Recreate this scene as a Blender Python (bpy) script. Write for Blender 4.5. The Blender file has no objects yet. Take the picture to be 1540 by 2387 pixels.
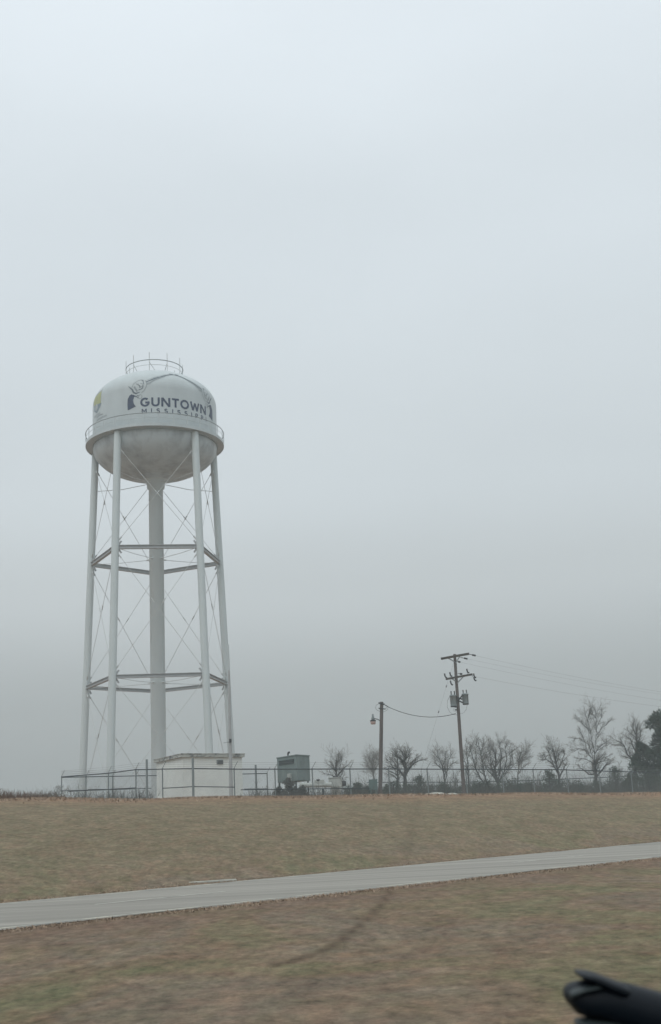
import bpy, math, random
import numpy as np
from mathutils import Vector, Matrix

C = bpy.context.scene.collection
SC = bpy.context.scene
rad = math.radians

# ------------------------------------------------------------------ camera
EYE = 1.36                       # height of the lens above the small road
FP, PITCH, ROLL = 2700.0, 0.2574, 0.0505
cp, sp, cr, sr = math.cos(PITCH), math.sin(PITCH), math.cos(ROLL), math.sin(ROLL)
FWD = Vector((0, cp, sp)); UP0 = Vector((0, -sp, cp)); RT0 = Vector((1, 0, 0))
RT = cr * RT0 - sr * UP0
UPV = sr * RT0 + cr * UP0
cam_d = bpy.data.cameras.new('camera')
cam = bpy.data.objects.new('camera', cam_d)
C.objects.link(cam)
cam.matrix_world = Matrix(((RT.x, UPV.x, -FWD.x, 0), (RT.y, UPV.y, -FWD.y, 0), (RT.z, UPV.z, -FWD.z, EYE), (0, 0, 0, 1)))
cam_d.sensor_fit = 'VERTICAL'; cam_d.sensor_height = 24.0
cam_d.lens = 24.0 * FP / 2387.0
cam_d.clip_start = 0.05; cam_d.clip_end = 6000
cam_d.dof.use_dof = True; cam_d.dof.focus_distance = 90.0; cam_d.dof.aperture_fstop = 9.0
SC.camera = cam


def at(px, py, Y):
    """the point of the place at forward distance Y seen at photo position px, py"""
    v = FWD + RT * ((px - 770) / FP) + UPV * ((1193.5 - py) / FP)
    v = v * (Y / v.y)
    return Vector((v.x, v.y, v.z + EYE))


# ------------------------------------------------------------------ sky and sun
SUN_EL, SUN_AZ = rad(48), rad(-155)          # behind thick cloud, behind the camera to the left
w = bpy.data.worlds.new('World'); SC.world = w; w.use_nodes = True
nt = w.node_tree; nt.nodes.clear()
N = nt.nodes.new; L = nt.links.new
out = N('ShaderNodeOutputWorld'); bg = N('ShaderNodeBackground')
sky = N('ShaderNodeTexSky'); sky.sky_type = 'NISHITA'; sky.sun_disc = False
sky.sun_elevation = SUN_EL; sky.sun_rotation = SUN_AZ
sky.air_density = 1.0; sky.dust_density = 4.0
tc = N('ShaderNodeTexCoord'); sep = N('ShaderNodeSeparateXYZ'); L(tc.outputs['Generated'], sep.inputs[0])
ramp = N('ShaderNodeValToRGB'); L(sep.outputs['Z'], ramp.inputs[0])
ramp.color_ramp.interpolation = 'EASE'
els = ramp.color_ramp.elements
# sheet of cloud: brighter high up, greyer through the thick air near the horizon (values are x10, strength 0.1)
stops = [(0.0, (3.45, 3.72, 3.74)), (0.09, (4.6, 4.95, 5.0)), (0.19, (6.2, 6.65, 6.8)), (0.28, (7.0, 7.6, 7.9)), (0.48, (7.75, 8.45, 8.9)), (0.63, (8.6, 9.35, 9.9)), (0.80, (12.0, 12.8, 13.0))]
while len(els) < len(stops): els.new(0.5)
for e, (p, c) in zip(els, stops): e.position = p; e.color = (*[v / 13 for v in c], 1)
mp = N('ShaderNodeMapping'); mp.inputs['Scale'].default_value = (1.0, 1.0, 2.6); L(tc.outputs['Generated'], mp.inputs[0])
nz = N('ShaderNodeTexNoise'); nz.inputs['Scale'].default_value = 1.8; nz.inputs['Detail'].default_value = 5; nz.inputs['Roughness'].default_value = 0.45
L(mp.outputs[0], nz.inputs['Vector'])
mr = N('ShaderNodeMapRange'); mr.inputs['From Min'].default_value = 0.25; mr.inputs['From Max'].default_value = 0.75
mr.inputs['To Min'].default_value = 12.2; mr.inputs['To Max'].default_value = 13.8; L(nz.outputs[0], mr.inputs[0])
sc1 = N('ShaderNodeVectorMath'); sc1.operation = 'SCALE'; L(ramp.outputs[0], sc1.inputs[0]); L(mr.outputs[0], sc1.inputs['Scale'])
mixs = N('ShaderNodeMix'); mixs.data_type = 'RGBA'; mixs.inputs[0].default_value = 0.93
L(sky.outputs[0], mixs.inputs[6]); L(sc1.outputs[0], mixs.inputs[7])
L(mixs.outputs[2], bg.inputs['Color']); bg.inputs['Strength'].default_value = 0.1
L(bg.outputs[0], out.inputs['Surface'])

sun_d = bpy.data.lights.new('sun', 'SUN'); sun_d.energy = 0.7; sun_d.angle = rad(40); sun_d.color = (1, 0.97, 0.93)
sun = bpy.data.objects.new('sun', sun_d); C.objects.link(sun)
sdir = Vector((math.sin(SUN_AZ) * math.cos(SUN_EL), math.cos(SUN_AZ) * math.cos(SUN_EL), math.sin(SUN_EL)))
sun.rotation_euler = sdir.to_track_quat('Z', 'Y').to_euler(); sun.location = (0, 0, 60)

SC.view_settings.view_transform = 'Standard'; SC.view_settings.look = 'None'
SC.view_settings.gamma = 1; SC.view_settings.exposure = 0.0
SC.cycles.use_denoising = True
SC.cycles.volume_bounces = 1
SC.cycles.max_bounces = 6


# ------------------------------------------------------------------ materials
def mat(name, base, rough=0.8, spec=0.3, metal=0.0, var=0.12, scale=3.0, bump=0.0, second=None, thresh=(0.45, 0.6), streak=None, transl=0.0):
    m = bpy.data.materials.new(name); m.use_nodes = True
    t = m.node_tree; b = t.nodes['Principled BSDF']
    b.inputs['Roughness'].default_value = rough; b.inputs['Metallic'].default_value = metal
    b.inputs['Specular IOR Level'].default_value = spec
    tcn = t.nodes.new('ShaderNodeTexCoord'); mpn = t.nodes.new('ShaderNodeMapping'); t.links.new(tcn.outputs['Object'], mpn.inputs[0])
    if streak: mpn.inputs['Scale'].default_value = streak
    n = t.nodes.new('ShaderNodeTexNoise'); n.inputs['Scale'].default_value = scale; n.inputs['Detail'].default_value = 6; n.inputs['Roughness'].default_value = 0.6
    t.links.new(mpn.outputs[0], n.inputs['Vector'])
    r = t.nodes.new('ShaderNodeValToRGB'); t.links.new(n.outputs[0], r.inputs[0])
    if second is None:
        r.color_ramp.elements[0].position = 0.3; r.color_ramp.elements[1].position = 0.7
        r.color_ramp.elements[0].color = (*[c * (1 - var) for c in base], 1)
        r.color_ramp.elements[1].color = (*[min(1, c * (1 + var)) for c in base], 1)
    else:
        r.color_ramp.elements[0].position, r.color_ramp.elements[1].position = thresh
        r.color_ramp.elements[0].color = (*base, 1); r.color_ramp.elements[1].color = (*second, 1)
    t.links.new(r.outputs[0], b.inputs['Base Color'])
    if bump:
        bn = t.nodes.new('ShaderNodeBump'); bn.inputs['Strength'].default_value = bump; bn.inputs['Distance'].default_value = 0.02
        t.links.new(n.outputs[0], bn.inputs['Height']); t.links.new(bn.outputs[0], b.inputs['Normal'])
    return m


M_TANK = mat('tank_paint', (0.46, 0.515, 0.53), 0.42, 0.5, var=0.06, scale=0.7, streak=(1, 1, 0.3), second=None)
M_LEG = mat('leg_paint', (0.54, 0.60, 0.61), 0.5, 0.4, var=0.06, scale=1.2, streak=(1, 1, 0.15))
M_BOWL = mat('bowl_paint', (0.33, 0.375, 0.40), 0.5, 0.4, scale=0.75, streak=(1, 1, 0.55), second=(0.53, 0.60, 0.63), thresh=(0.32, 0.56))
M_RAIL = mat('shaded_rail_grey', (0.24, 0.27, 0.28), 0.5, 0.4, var=0.1)  # rails' shade put into the colour, darker than tank paint; also metal fittings
M_ROD = mat('rod_paint', (0.52, 0.55, 0.55), 0.5, 0.4, var=0.08)
M_STRUT = mat('strut_paint', (0.36, 0.38, 0.39), 0.5, 0.4, var=0.08)
M_NAVY = mat('navy_lettering', (0.018, 0.036, 0.085), 0.5, 0.4, var=0.15, scale=2)
M_DARKL = mat('dark_line_paint', (0.10, 0.13, 0.16), 0.5, 0.4)
M_GREYL = mat('grey_line_paint', (0.27, 0.31, 0.33), 0.5, 0.4)
M_SILV = mat('silver_fill_paint', (0.38, 0.42, 0.43), 0.5, 0.4)
M_YEL = mat('yellow_emblem_paint', (0.40, 0.43, 0.20), 0.5, 0.4, var=0.1, scale=1)
M_CONC = mat('concrete', (0.36, 0.36, 0.33), 0.9, 0.2, var=0.15, scale=2, bump=0.3)
M_WALL = mat('painted_block', (0.78, 0.82, 0.79), 0.85, 0.2, var=0.07, scale=0.8, bump=0.1)
M_ROOFEDGE = mat('weathered_roof_edge', (0.46, 0.48, 0.45), 0.8, 0.2, scale=2.2, second=(0.14, 0.15, 0.15), thresh=(0.48, 0.62), streak=(1, 1, 2.5))
M_WOOD = mat('pole_wood', (0.115, 0.100, 0.094), 0.95, 0.1, var=0.35, scale=5, streak=(1, 1, 0.12), bump=0.4)
M_ARM = mat('crossarm_wood', (0.075, 0.066, 0.055), 0.95, 0.1, var=0.4, scale=4)
M_XFMR = mat('transformer_steel', (0.20, 0.24, 0.25), 0.5, 0.4, var=0.08)
M_DARK = mat('dark_metal', (0.035, 0.04, 0.043), 0.6, 0.3)
M_CABLE = mat('cable_black', (0.04, 0.045, 0.05), 0.6, 0.3)
M_WIRE = mat('wire_grey', (0.16, 0.17, 0.175), 0.6, 0.3)
M_FPOST = mat('fence_post', (0.19, 0.225, 0.23), 0.6, 0.3, var=0.12)
M_FRAIL = mat('fence_rail', (0.04, 0.055, 0.063), 0.6, 0.3, var=0.1)
M_MESH = mat('fence_wire', (0.20, 0.225, 0.23), 0.6, 0.3)
M_EQ = mat('green_grey_steel', (0.17, 0.22, 0.215), 0.6, 0.3, var=0.2, scale=1.2)
M_EQD = mat('dark_louvre', (0.035, 0.05, 0.052), 0.6, 0.3)
M_EQL = mat('light_pump_paint', (0.42, 0.45, 0.43), 0.6, 0.3, var=0.12, scale=2)
M_CAB = mat('green_cabinet', (0.09, 0.15, 0.145), 0.6, 0.3, var=0.15)
M_BARK = mat('bark', (0.045, 0.046, 0.045), 0.95, 0.1, var=0.3, scale=4)
M_TWIG = mat('twigs', (0.16, 0.15, 0.135), 0.95, 0.1, var=0.25, scale=3)
M_EVG = mat('evergreen_leaf', (0.028, 0.050, 0.038), 0.8, 0.2, scale=0.9, second=(0.060, 0.085, 0.055), thresh=(0.35, 0.7))
M_PINE = mat('pine_needles', (0.020, 0.038, 0.028), 0.8, 0.2, scale=0.7, second=(0.045, 0.068, 0.045), thresh=(0.35, 0.7))
M_BRUSH = mat('red_brush', (0.16, 0.10, 0.075), 0.95, 0.1, scale=0.5, second=(0.12, 0.115, 0.08), thresh=(0.4, 0.65))
M_WEED = mat('grey_weed', (0.10, 0.105, 0.095), 0.95, 0.1, var=0.3, scale=1.0)
M_STONE = mat('pale_rubble', (0.42, 0.42, 0.38), 0.9, 0.2, var=0.2, scale=4, bump=0.4)
M_REFR = mat('lamp_refractor', (0.45, 0.33, 0.30), 0.2, 0.5)
M_TYRE = mat('tyre_rubber', (0.02, 0.02, 0.02), 0.8, 0.2)
M_CAR = mat('dark_car_paint', (0.010, 0.016, 0.024), 0.3, 0.5, var=0.05)
M_PLAST = mat('black_mirror_plastic', (0.002, 0.005, 0.009), 0.5, 0.2, var=0.1, scale=20)
M_PLAST2 = mat('grey_mirror_trim', (0.030, 0.040, 0.042), 0.5, 0.3, var=0.1, scale=20)


# ------------------------------------------------------------------ mesh helpers
class MB:
    def __init__(s): s.v = []; s.f = []; s.smooth = []
    def add(s, vs, fs, smooth=False):
        o = len(s.v); s.v += [tuple(v) for v in vs]
        s.f += [tuple(i + o for i in f) for f in fs]; s.smooth += [smooth] * len(fs)
    def tube(s, pts, r, n=8, cap=True, smooth=True):
        pts = [Vector(p) for p in pts]
        if not hasattr(r, '__len__'): r = [r] * len(pts)
        vs = []; ref = None
        for i, p in enumerate(pts):
            d = (pts[min(i + 1, len(pts) - 1)] - pts[max(i - 1, 0)]).normalized()
            if ref is None: ref = Vector((0, 0, 1)) if abs(d.z) < 0.9 else Vector((1, 0, 0))
            a = d.cross(ref).normalized(); b = d.cross(a).normalized(); ref = -b if False else ref
            for k in range(n):
                t = 2 * math.pi * k / n
                vs.append(p + (a * math.cos(t) + b * math.sin(t)) * r[i])
        fs = []
        for i in range(len(pts) - 1):
            for k in range(n):
                k2 = (k + 1) % n
                fs.append((i * n + k, i * n + k2, (i + 1) * n + k2, (i + 1) * n + k))
        s.add(vs, fs, smooth)
        if cap:
            m = len(pts) - 1
            s.add([vs[k] for k in range(n)], [tuple(range(n))]); s.add([vs[m * n + k] for k in range(n)], [tuple(reversed(range(n)))])
    def lathe(s, prof, n=48, c=(0, 0, 0), smooth=True):
        vs = []; fs = []
        for (r, z) in prof:
            for k in range(n):
                t = 2 * math.pi * k / n
                vs.append((c[0] + r * math.cos(t), c[1] + r * math.sin(t), c[2] + z))
        for i in range(len(prof) - 1):
            for k in range(n):
                k2 = (k + 1) % n
                fs.append((i * n + k, i * n + k2, (i + 1) * n + k2, (i + 1) * n + k))
        s.add(vs, fs, smooth)
    def ring(s, c, R, r, n=72, m=6):
        vs = []; fs = []
        for i in range(n):
            a = 2 * math.pi * i / n
            for k in range(m):
                t = 2 * math.pi * k / m; q = R + r * math.cos(t)
                vs.append((c[0] + q * math.cos(a), c[1] + q * math.sin(a), c[2] + r * math.sin(t)))
        for i in range(n):
            for k in range(m):
                fs.append((i * m + k, ((i + 1) % n) * m + k, ((i + 1) % n) * m + (k + 1) % m, i * m + (k + 1) % m))
        s.add(vs, fs, True)
    def prism(s, poly, z0, z1):
        """poly: plan corners, anticlockwise; z0, z1 numbers or lists"""
        n = len(poly)
        a = z0 if hasattr(z0, '__len__') else [z0] * n; b = z1 if hasattr(z1, '__len__') else [z1] * n
        vs = [(p[0], p[1], a[i]) for i, p in enumerate(poly)] + [(p[0], p[1], b[i]) for i, p in enumerate(poly)]
        fs = [tuple(reversed(range(n))), tuple(range(n, 2 * n))] + [(i, (i + 1) % n, n + (i + 1) % n, n + i) for i in range(n)]
        s.add(vs, fs)
    def box(s, c, dx, dy, dz, ax=Vector((1, 0, 0)), up=Vector((0, 0, 1))):
        c = Vector(c); ax = Vector(ax).normalized(); up = Vector(up); ay = up.cross(ax).normalized(); az = ax.cross(ay).normalized()
        vs = []
        for k in (-1, 1):
            for j in (-1, 1):
                for i in (-1, 1):
                    vs.append(c + ax * (i * dx / 2) + ay * (j * dy / 2) + az * (k * dz / 2))
        s.add(vs, [(0, 2, 3, 1), (4, 5, 7, 6), (0, 1, 5, 4), (2, 6, 7, 3), (0, 4, 6, 2), (1, 3, 7, 5)])
    def beam(s, p0, p1, wdt, h, up=Vector((0, 0, 1))):
        p0 = Vector(p0); p1 = Vector(p1)
        s.box((p0 + p1) / 2, (p1 - p0).length, wdt, h, p1 - p0, up)
    def build(s, name, m, parent=None, bevel=0.0, origin=None):
        me = bpy.data.meshes.new(name)
        vs = s.v
        if origin is not None: vs = [(v[0] - origin[0], v[1] - origin[1], v[2] - origin[2]) for v in vs]
        me.from_pydata(vs, [], s.f); me.polygons.foreach_set('use_smooth', s.smooth)
        me.materials.append(m); me.update()
        o = bpy.data.objects.new(name, me); C.objects.link(o)
        if parent is not None: o.parent = parent
        if origin is not None and parent is None: o.location = origin
        if bevel:
            bv = o.modifiers.new('bevel', 'BEVEL'); bv.width = bevel; bv.segments = 2; bv.limit_method = 'ANGLE'
        return o


def tag(o, label=None, cat=None, group=None, kind=None):
    if label: o['label'] = label
    if cat: o['category'] = cat
    if group: o['group'] = group
    if kind: o['kind'] = kind
    return o


class Thing:
    """an Empty at the thing's base; parts are given in world coordinates and stored relative to it"""
    def __init__(s, name, loc, label, cat, group=None):
        s.loc = Vector(loc)
        s.o = bpy.data.objects.new(name, None); C.objects.link(s.o); s.o.location = s.loc
        s.o.empty_display_size = 0.3
        tag(s.o, label, cat, group)
    def part(s, name, mb, m, parent=None, bevel=0.0, label=None):
        mb.v = [(v[0] - s.loc.x, v[1] - s.loc.y, v[2] - s.loc.z) for v in mb.v]
        o = mb.build(name, m, parent if parent is not None else s.o, bevel)
        if label: o['label'] = label
        return o


# ------------------------------------------------------------------ terrain
RD = Vector((math.cos(rad(43.4)), math.sin(rad(43.4)), 0))       # direction the road runs
RN = Vector((-RD.y, RD.x, 0))                                    # away from the camera
W_NEAR, W_FAR = 16.75 * EYE * RD.x, 23.05 * EYE * RD.x           # distance of the two edges from the camera


def crest_tab():
    xs, zs = [], []
    for px, py in ((-500, 1880), (0, 1867), (143, 1864), (300, 1864), (365, 1864), (450, 1861), (570, 1859), (700, 1856.5), (900, 1856), (1010, 1854), (1200, 1850.5), (1540, 1851), (2000, 1856), (2600, 1862)):
        p = at(px, py, 60); a = p.x / 60
        Y = 62 / (1 - 0.5 * a); p = at(px, py, Y); xs.append(p.x); zs.append(p.z)
    return np.array(xs), np.array(zs)


CX_, CZ_ = crest_tab()
_rng = np.random.RandomState(5)
_waves = [(_rng.uniform(0.05, 0.5), _rng.uniform(0, 6.28), _rng.uniform(0, 6.28)) for _ in range(14)]


def ground_z(X, Y, fine=True):
    X = np.asarray(X, float); Y = np.asarray(Y, float)
    wv = X * RN.x + Y * RN.y
    Yf = (W_FAR + 0.4 - X * RN.x) / RN.y
    Yc = np.maximum(62 + 0.5 * X, Yf + 16)
    s = np.clip((Y - Yf) / (Yc - Yf), 0, 1)
    hc = np.interp(X, CX_, CZ_)
    z = hc * (1 - (1 - s) ** 1.7)
    beyond = np.clip((Y - Yc) / 25, 0, 1)
    z = z - 0.22 * beyond * beyond * (3 - 2 * beyond)
    far = np.clip((np.hypot(X, Y) - 160) / 600, 0, 1)
    z = z * (1 - far) + (-2.0) * far
    # gentle hollow between the highway and the small road
    hol = np.clip((W_NEAR - 0.4 - wv) / 6, 0, 1)
    z = z - 0.10 * hol
    bump = np.zeros_like(z)
    for k, a, b in _waves:
        bump += np.sin(X * k * 2 * math.cos(a) + Y * k * 2 * math.sin(a) + b)
    z = z + 0.011 * bump * np.maximum(hol, np.clip((Y - Yf) / 5, 0, 1)) * (1 - 0.5 * beyond)
    return z - 0.012


def gz(x, y): return float(ground_z(x, y))


track_pts = [at(972, 1866, 56), at(958, 1925, 47.5), at(943, 1985, 38.5)], [at(905, 2078, 0), at(850, 2150, 0)]


def ground_hit(px, py):
    v = at(px, py, 1) - Vector((0, 0, EYE))
    t = 3.0
    while t < 200:
        p = v * t
        if p.z + EYE < gz(p.x, p.y): break
        t += 0.1
    return (p.x, p.y)


TRK = [[ground_hit(*q) for q in ((975, 1868), (962, 1925), (948, 1990), (940, 2012))],
       [ground_hit(*q) for q in ((912, 2075), (902, 2090), (890, 2108), (872, 2128), (850, 2150), (822, 2172), (790, 2195), (755, 2216), (720, 2232), (680, 2244), (640, 2252))]]


def seg_dist(X, Y, pl):
    d = np.full(X.shape, 1e9)
    for (x0, y0), (x1, y1) in zip(pl[:-1], pl[1:]):
        dx, dy = x1 - x0, y1 - y0; t = np.clip(((X - x0) * dx + (Y - y0) * dy) / (dx * dx + dy * dy), 0, 1)
        d = np.minimum(d, np.hypot(X - x0 - t * dx, Y - y0 - t * dy))
    return d


def axis(lims):
    out = []
    for a, b, st in lims: out += list(np.arange(a, b, st))
    return np.array(out + [lims[-1][1]])


gx = axis([(-3000, -400, 400), (-400, -100, 30), (-100, -36, 4), (-36, -6, 0.3), (-6, 6, 0.12), (6, 36, 0.3), (36, 100, 4), (100, 400, 30), (400, 3000, 400)])
gy = axis([(-3000, -400, 400), (-400, -40, 40), (-40, 0, 4), (0, 7, 0.5), (7, 25, 0.12), (25, 80, 0.3), (80, 140, 2), (140, 400, 20), (400, 4000, 400)])
GX, GY = np.meshgrid(gx, gy)
GZ = ground_z(GX, GY)
nx, ny = len(gx), len(gy)
verts = np.stack([GX.ravel(), GY.ravel(), GZ.ravel()], 1)
ii, jj = np.meshgrid(np.arange(nx - 1), np.arange(ny - 1)); ii = ii.ravel(); jj = jj.ravel()
faces = np.stack([jj * nx + ii, jj * nx + ii + 1, (jj + 1) * nx + ii + 1, (jj + 1) * nx + ii], 1)
me = bpy.data.meshes.new('ground'); me.from_pydata(verts.tolist(), [], faces.tolist())
me.polygons.foreach_set('use_smooth', [True] * len(faces))
col = me.color_attributes.new('masks', 'FLOAT_COLOR', 'POINT')
Yf = (W_FAR - GX * RN.x) / RN.y; Yc = np.maximum(62 + 0.5 * GX, Yf + 16)
wv = GX * RN.x + GY * RN.y
m_crest = np.clip(1.25 - np.abs(GY - Yc + 1) / 9, 0, 1) + (GY > Yc)
m_bank = np.clip((GY - Yf) / 6, 0, 1)
m_trk = np.maximum(0.26 * np.exp(-(seg_dist(GX, GY, TRK[0]) / 0.22) ** 2), np.exp(-(seg_dist(GX, GY, TRK[1]) / 0.068) ** 2))
m_verge = np.clip(1 - np.abs(wv - W_NEAR + 0.8) / 2.0, 0, 1)
cols = np.stack([np.clip(m_crest, 0, 1).ravel(), m_bank.ravel(), m_trk.ravel(), m_verge.ravel()], 1)
col.data.foreach_set('color', cols.ravel().astype(np.float32))
ground = bpy.data.objects.new('ground', me); C.objects.link(ground); tag(ground, kind='structure')

# winter grass: dun, olive and russet patches at several sizes
m = bpy.data.materials.new('winter_grass'); m.use_nodes = True; t = m.node_tree; b = t.nodes['Principled BSDF']
b.inputs['Roughness'].default_value = 0.95; b.inputs['Specular IOR Level'].default_value = 0.1
tn, tl = t.nodes.new, t.links.new
tcn = tn('ShaderNodeTexCoord'); at_n = tn('ShaderNodeAttribute'); at_n.attribute_name = 'masks'
sepm = tn('ShaderNodeSeparateColor'); tl(at_n.outputs['Color'], sepm.inputs[0])


def noise(scale, detail=5, rough=0.6, stretch=(1, 1, 1), dist=0.0):
    mpn = tn('ShaderNodeMapping'); mpn.inputs['Scale'].default_value = stretch; tl(tcn.outputs['Object'], mpn.inputs[0])
    n = tn('ShaderNodeTexNoise'); n.inputs['Scale'].default_value = scale; n.inputs['Detail'].default_value = detail
    n.inputs['Roughness'].default_value = rough; n.inputs['Distortion'].default_value = dist
    tl(mpn.outputs[0], n.inputs['Vector']); return n.outputs[0]


def rampn(src, stops_):
    r = tn('ShaderNodeValToRGB'); tl(src, r.inputs[0]); e = r.color_ramp.elements
    while len(e) < len(stops_): e.new(0.5)
    for q, (p_, c_) in zip(e, stops_): q.position = p_; q.color = (*c_, 1)
    return r.outputs[0]


def mixc(f, a, b_, mode='MIX'):
    x = tn('ShaderNodeMix'); x.data_type = 'RGBA'; x.blend_type = mode
    if isinstance(f, (int, float)): x.inputs[0].default_value = f
    else: tl(f, x.inputs[0])
    for k, q in ((6, a), (7, b_)):
        if isinstance(q, tuple): x.inputs[k].default_value = (*q, 1)
        else: tl(q, x.inputs[k])
    return x.outputs[2]


def mul(a, k):
    x = tn('ShaderNodeMath'); x.operation = 'MULTIPLY'; tl(a, x.inputs[0])
    if isinstance(k, (int, float)): x.inputs[1].default_value = k
    else: tl(k, x.inputs[1])
    return x.outputs[0]


BROWN, OLIVE, RUSSET, GREEN, DUN = (0.205, 0.132, 0.088), (0.166, 0.148, 0.076), (0.220, 0.118, 0.072), (0.125, 0.145, 0.068), (0.205, 0.160, 0.098)
big = noise(0.24, 5, 0.6, (1, 0.75, 1), 0.6)
midn = noise(1.3, 8, 0.68, (1.0, 0.7, 1), 0.3)
finen = noise(8.0, 8, 0.75, (0.8, 0.45, 1))
sml = noise(3.2, 5, 0.65, (0.9, 0.5, 1), 0.2)
near_c = rampn(big, [(0.28, OLIVE), (0.38, (0.105, 0.135, 0.060)), (0.44, OLIVE), (0.49, BROWN), (0.56, (0.175, 0.140, 0.120)), (0.63, (0.205, 0.130, 0.092)), (0.70, OLIVE)])
bank_c = rampn(big, [(0.30, BROWN), (0.40, (0.130, 0.125, 0.066)), (0.50, DUN), (0.58, (0.140, 0.122, 0.070)), (0.68, (0.200, 0.135, 0.078))])
base = mixc(sepm.outputs['Green'], near_c, bank_c)
midc = rampn(midn, [(0.33, (0.092, 0.072, 0.044)), (0.5, (0.180, 0.145, 0.098)), (0.66, (0.270, 0.225, 0.155))])
base = mixc(0.52, base, midc)
hue = rampn(sml, [(0.36, (0.115, 0.120, 0.065)), (0.5, (0.180, 0.145, 0.100)), (0.64, (0.250, 0.155, 0.110))])
base = mixc(0.28, base, hue)
crestc = rampn(midn, [(0.35, (0.225, 0.115, 0.070)), (0.65, (0.33, 0.195, 0.125))])
base = mixc(mul(sepm.outputs['Red'], 0.7), base, crestc)
base = mixc(mul(at_n.outputs['Alpha'], 0.55), base, (0.165, 0.105, 0.078))
finec = rampn(finen, [(0.28, (0.17, 0.17, 0.17)), (0.5, (0.5, 0.5, 0.5)), (0.72, (0.84, 0.83, 0.80))])
base = mixc(0.8, base, finec, 'OVERLAY')
base = mixc(mul(sepm.outputs['Blue'], 0.7), base, (0.070, 0.045, 0.030))
tl(base, b.inputs['Base Color'])
bn = tn('ShaderNodeBump'); bn.inputs['Strength'].default_value = 0.8; bn.inputs['Distance'].default_value = 0.06
tl(finen, bn.inputs['Height']); tl(bn.outputs[0], b.inputs['Normal'])
me.materials.append(m); M_GRASS = m

# ---- the small road
M_ASPH = mat('worn_asphalt', (0.285, 0.272, 0.245), 0.95, 0.1, var=0.26, scale=1.1, streak=None, bump=0.2)
tt = M_ASPH.node_tree
mpn = [n for n in tt.nodes if n.type == 'MAPPING'][0]; mpn.inputs['Rotation'].default_value = (0, 0, -rad(43.4)); mpn.inputs['Scale'].default_value = (0.06, 1.3, 1)
M_PAINT = mat('worn_white_paint', (0.47, 0.46, 0.41), 0.8, 0.2, scale=3, second=(0.30, 0.29, 0.26), thresh=(0.42, 0.66))
M_EDGE = mat('worn_edge_paint', (0.50, 0.48, 0.40), 0.8, 0.2, scale=1.2, second=(0.26, 0.265, 0.25), thresh=(0.42, 0.6))
rng = random.Random(3)


def strip(name, w0, w1, u0, u1, z, mtl, du=0.5, jit=(0, 0)):
    mb = MB(); vs = []; fs = []; n = max(2, int((u1 - u0) / du) + 1)
    a = b_ = 0
    for i in range(n):
        u = u0 + (u1 - u0) * i / (n - 1)
        a = a * 0.7 + rng.uniform(-1, 1) * jit[0]; b_ = b_ * 0.7 + rng.uniform(-1, 1) * jit[1]
        for ww in (w0 + a, w1 + b_):
            p = RD * u + RN * ww; vs.append((p.x, p.y, z))
        if i: fs.append((2 * i - 2, 2 * i, 2 * i + 1, 2 * i - 1))
    mb.add(vs, fs); return mb.build(name, mtl)


tag(strip('road', W_NEAR - 0.05, W_FAR + 0.05, -120, 220, 0.0, M_ASPH, 0.5, (0.10, 0.06)), kind='structure')
tag(strip('road_edge_line', W_FAR - 0.36, W_FAR - 0.24, -120, 220, 0.004, M_EDGE, 0.5, (0.015, 0.015)), kind='structure')
tag(strip('road_shoulder_line', W_NEAR + 0.22, W_NEAR + 0.30, -120, 220, 0.004, M_EDGE, 0.5, (0.03, 0.03)), kind='structure')
wc = 20.03 * EYE * RD.x
d0 = Vector((-3.50827 * EYE, 16.7117 * EYE, 0)); u_d = d0.dot(RD); w_d = d0.dot(RN)
mb = MB()
for k in range(-8, 12):
    u = u_d + k * 12.4
    pts = [RD * (u + a) + RN * (w_d + c) for a, c in ((0, -0.06), (3.05, -0.06), (3.05, 0.06), (0, 0.06))]
    mb.add([(p.x, p.y, 0.004) for p in pts], [(0, 1, 2, 3)])
tag(mb.build('road_centre_line', M_PAINT), kind='structure')
# pale kerb stub of a culvert on the far verge
g0, g1 = at(441, 2060, 0.001), at(553, 2052, 0.001)
def road_pt(px, py):
    v = at(px, py, 1) - Vector((0, 0, EYE)); k = -EYE / v.z; return v * k + Vector((0, 0, EYE))
k0, k1 = road_pt(441, 2061), road_pt(553, 2053.5)
kd = (k1 - k0).normalized(); kn = Vector((-kd.y, kd.x, 0))
mb = MB(); mb.box((k0 + k1) / 2 + Vector((0, 0, 0.0)) + kn * 0.12, (k1 - k0).length, 0.12, 0.09, kd)
tag(mb.build('concrete_kerb', M_STONE, bevel=0.02), 'short pale concrete kerb lying along the far edge of the road', 'kerb')

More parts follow.
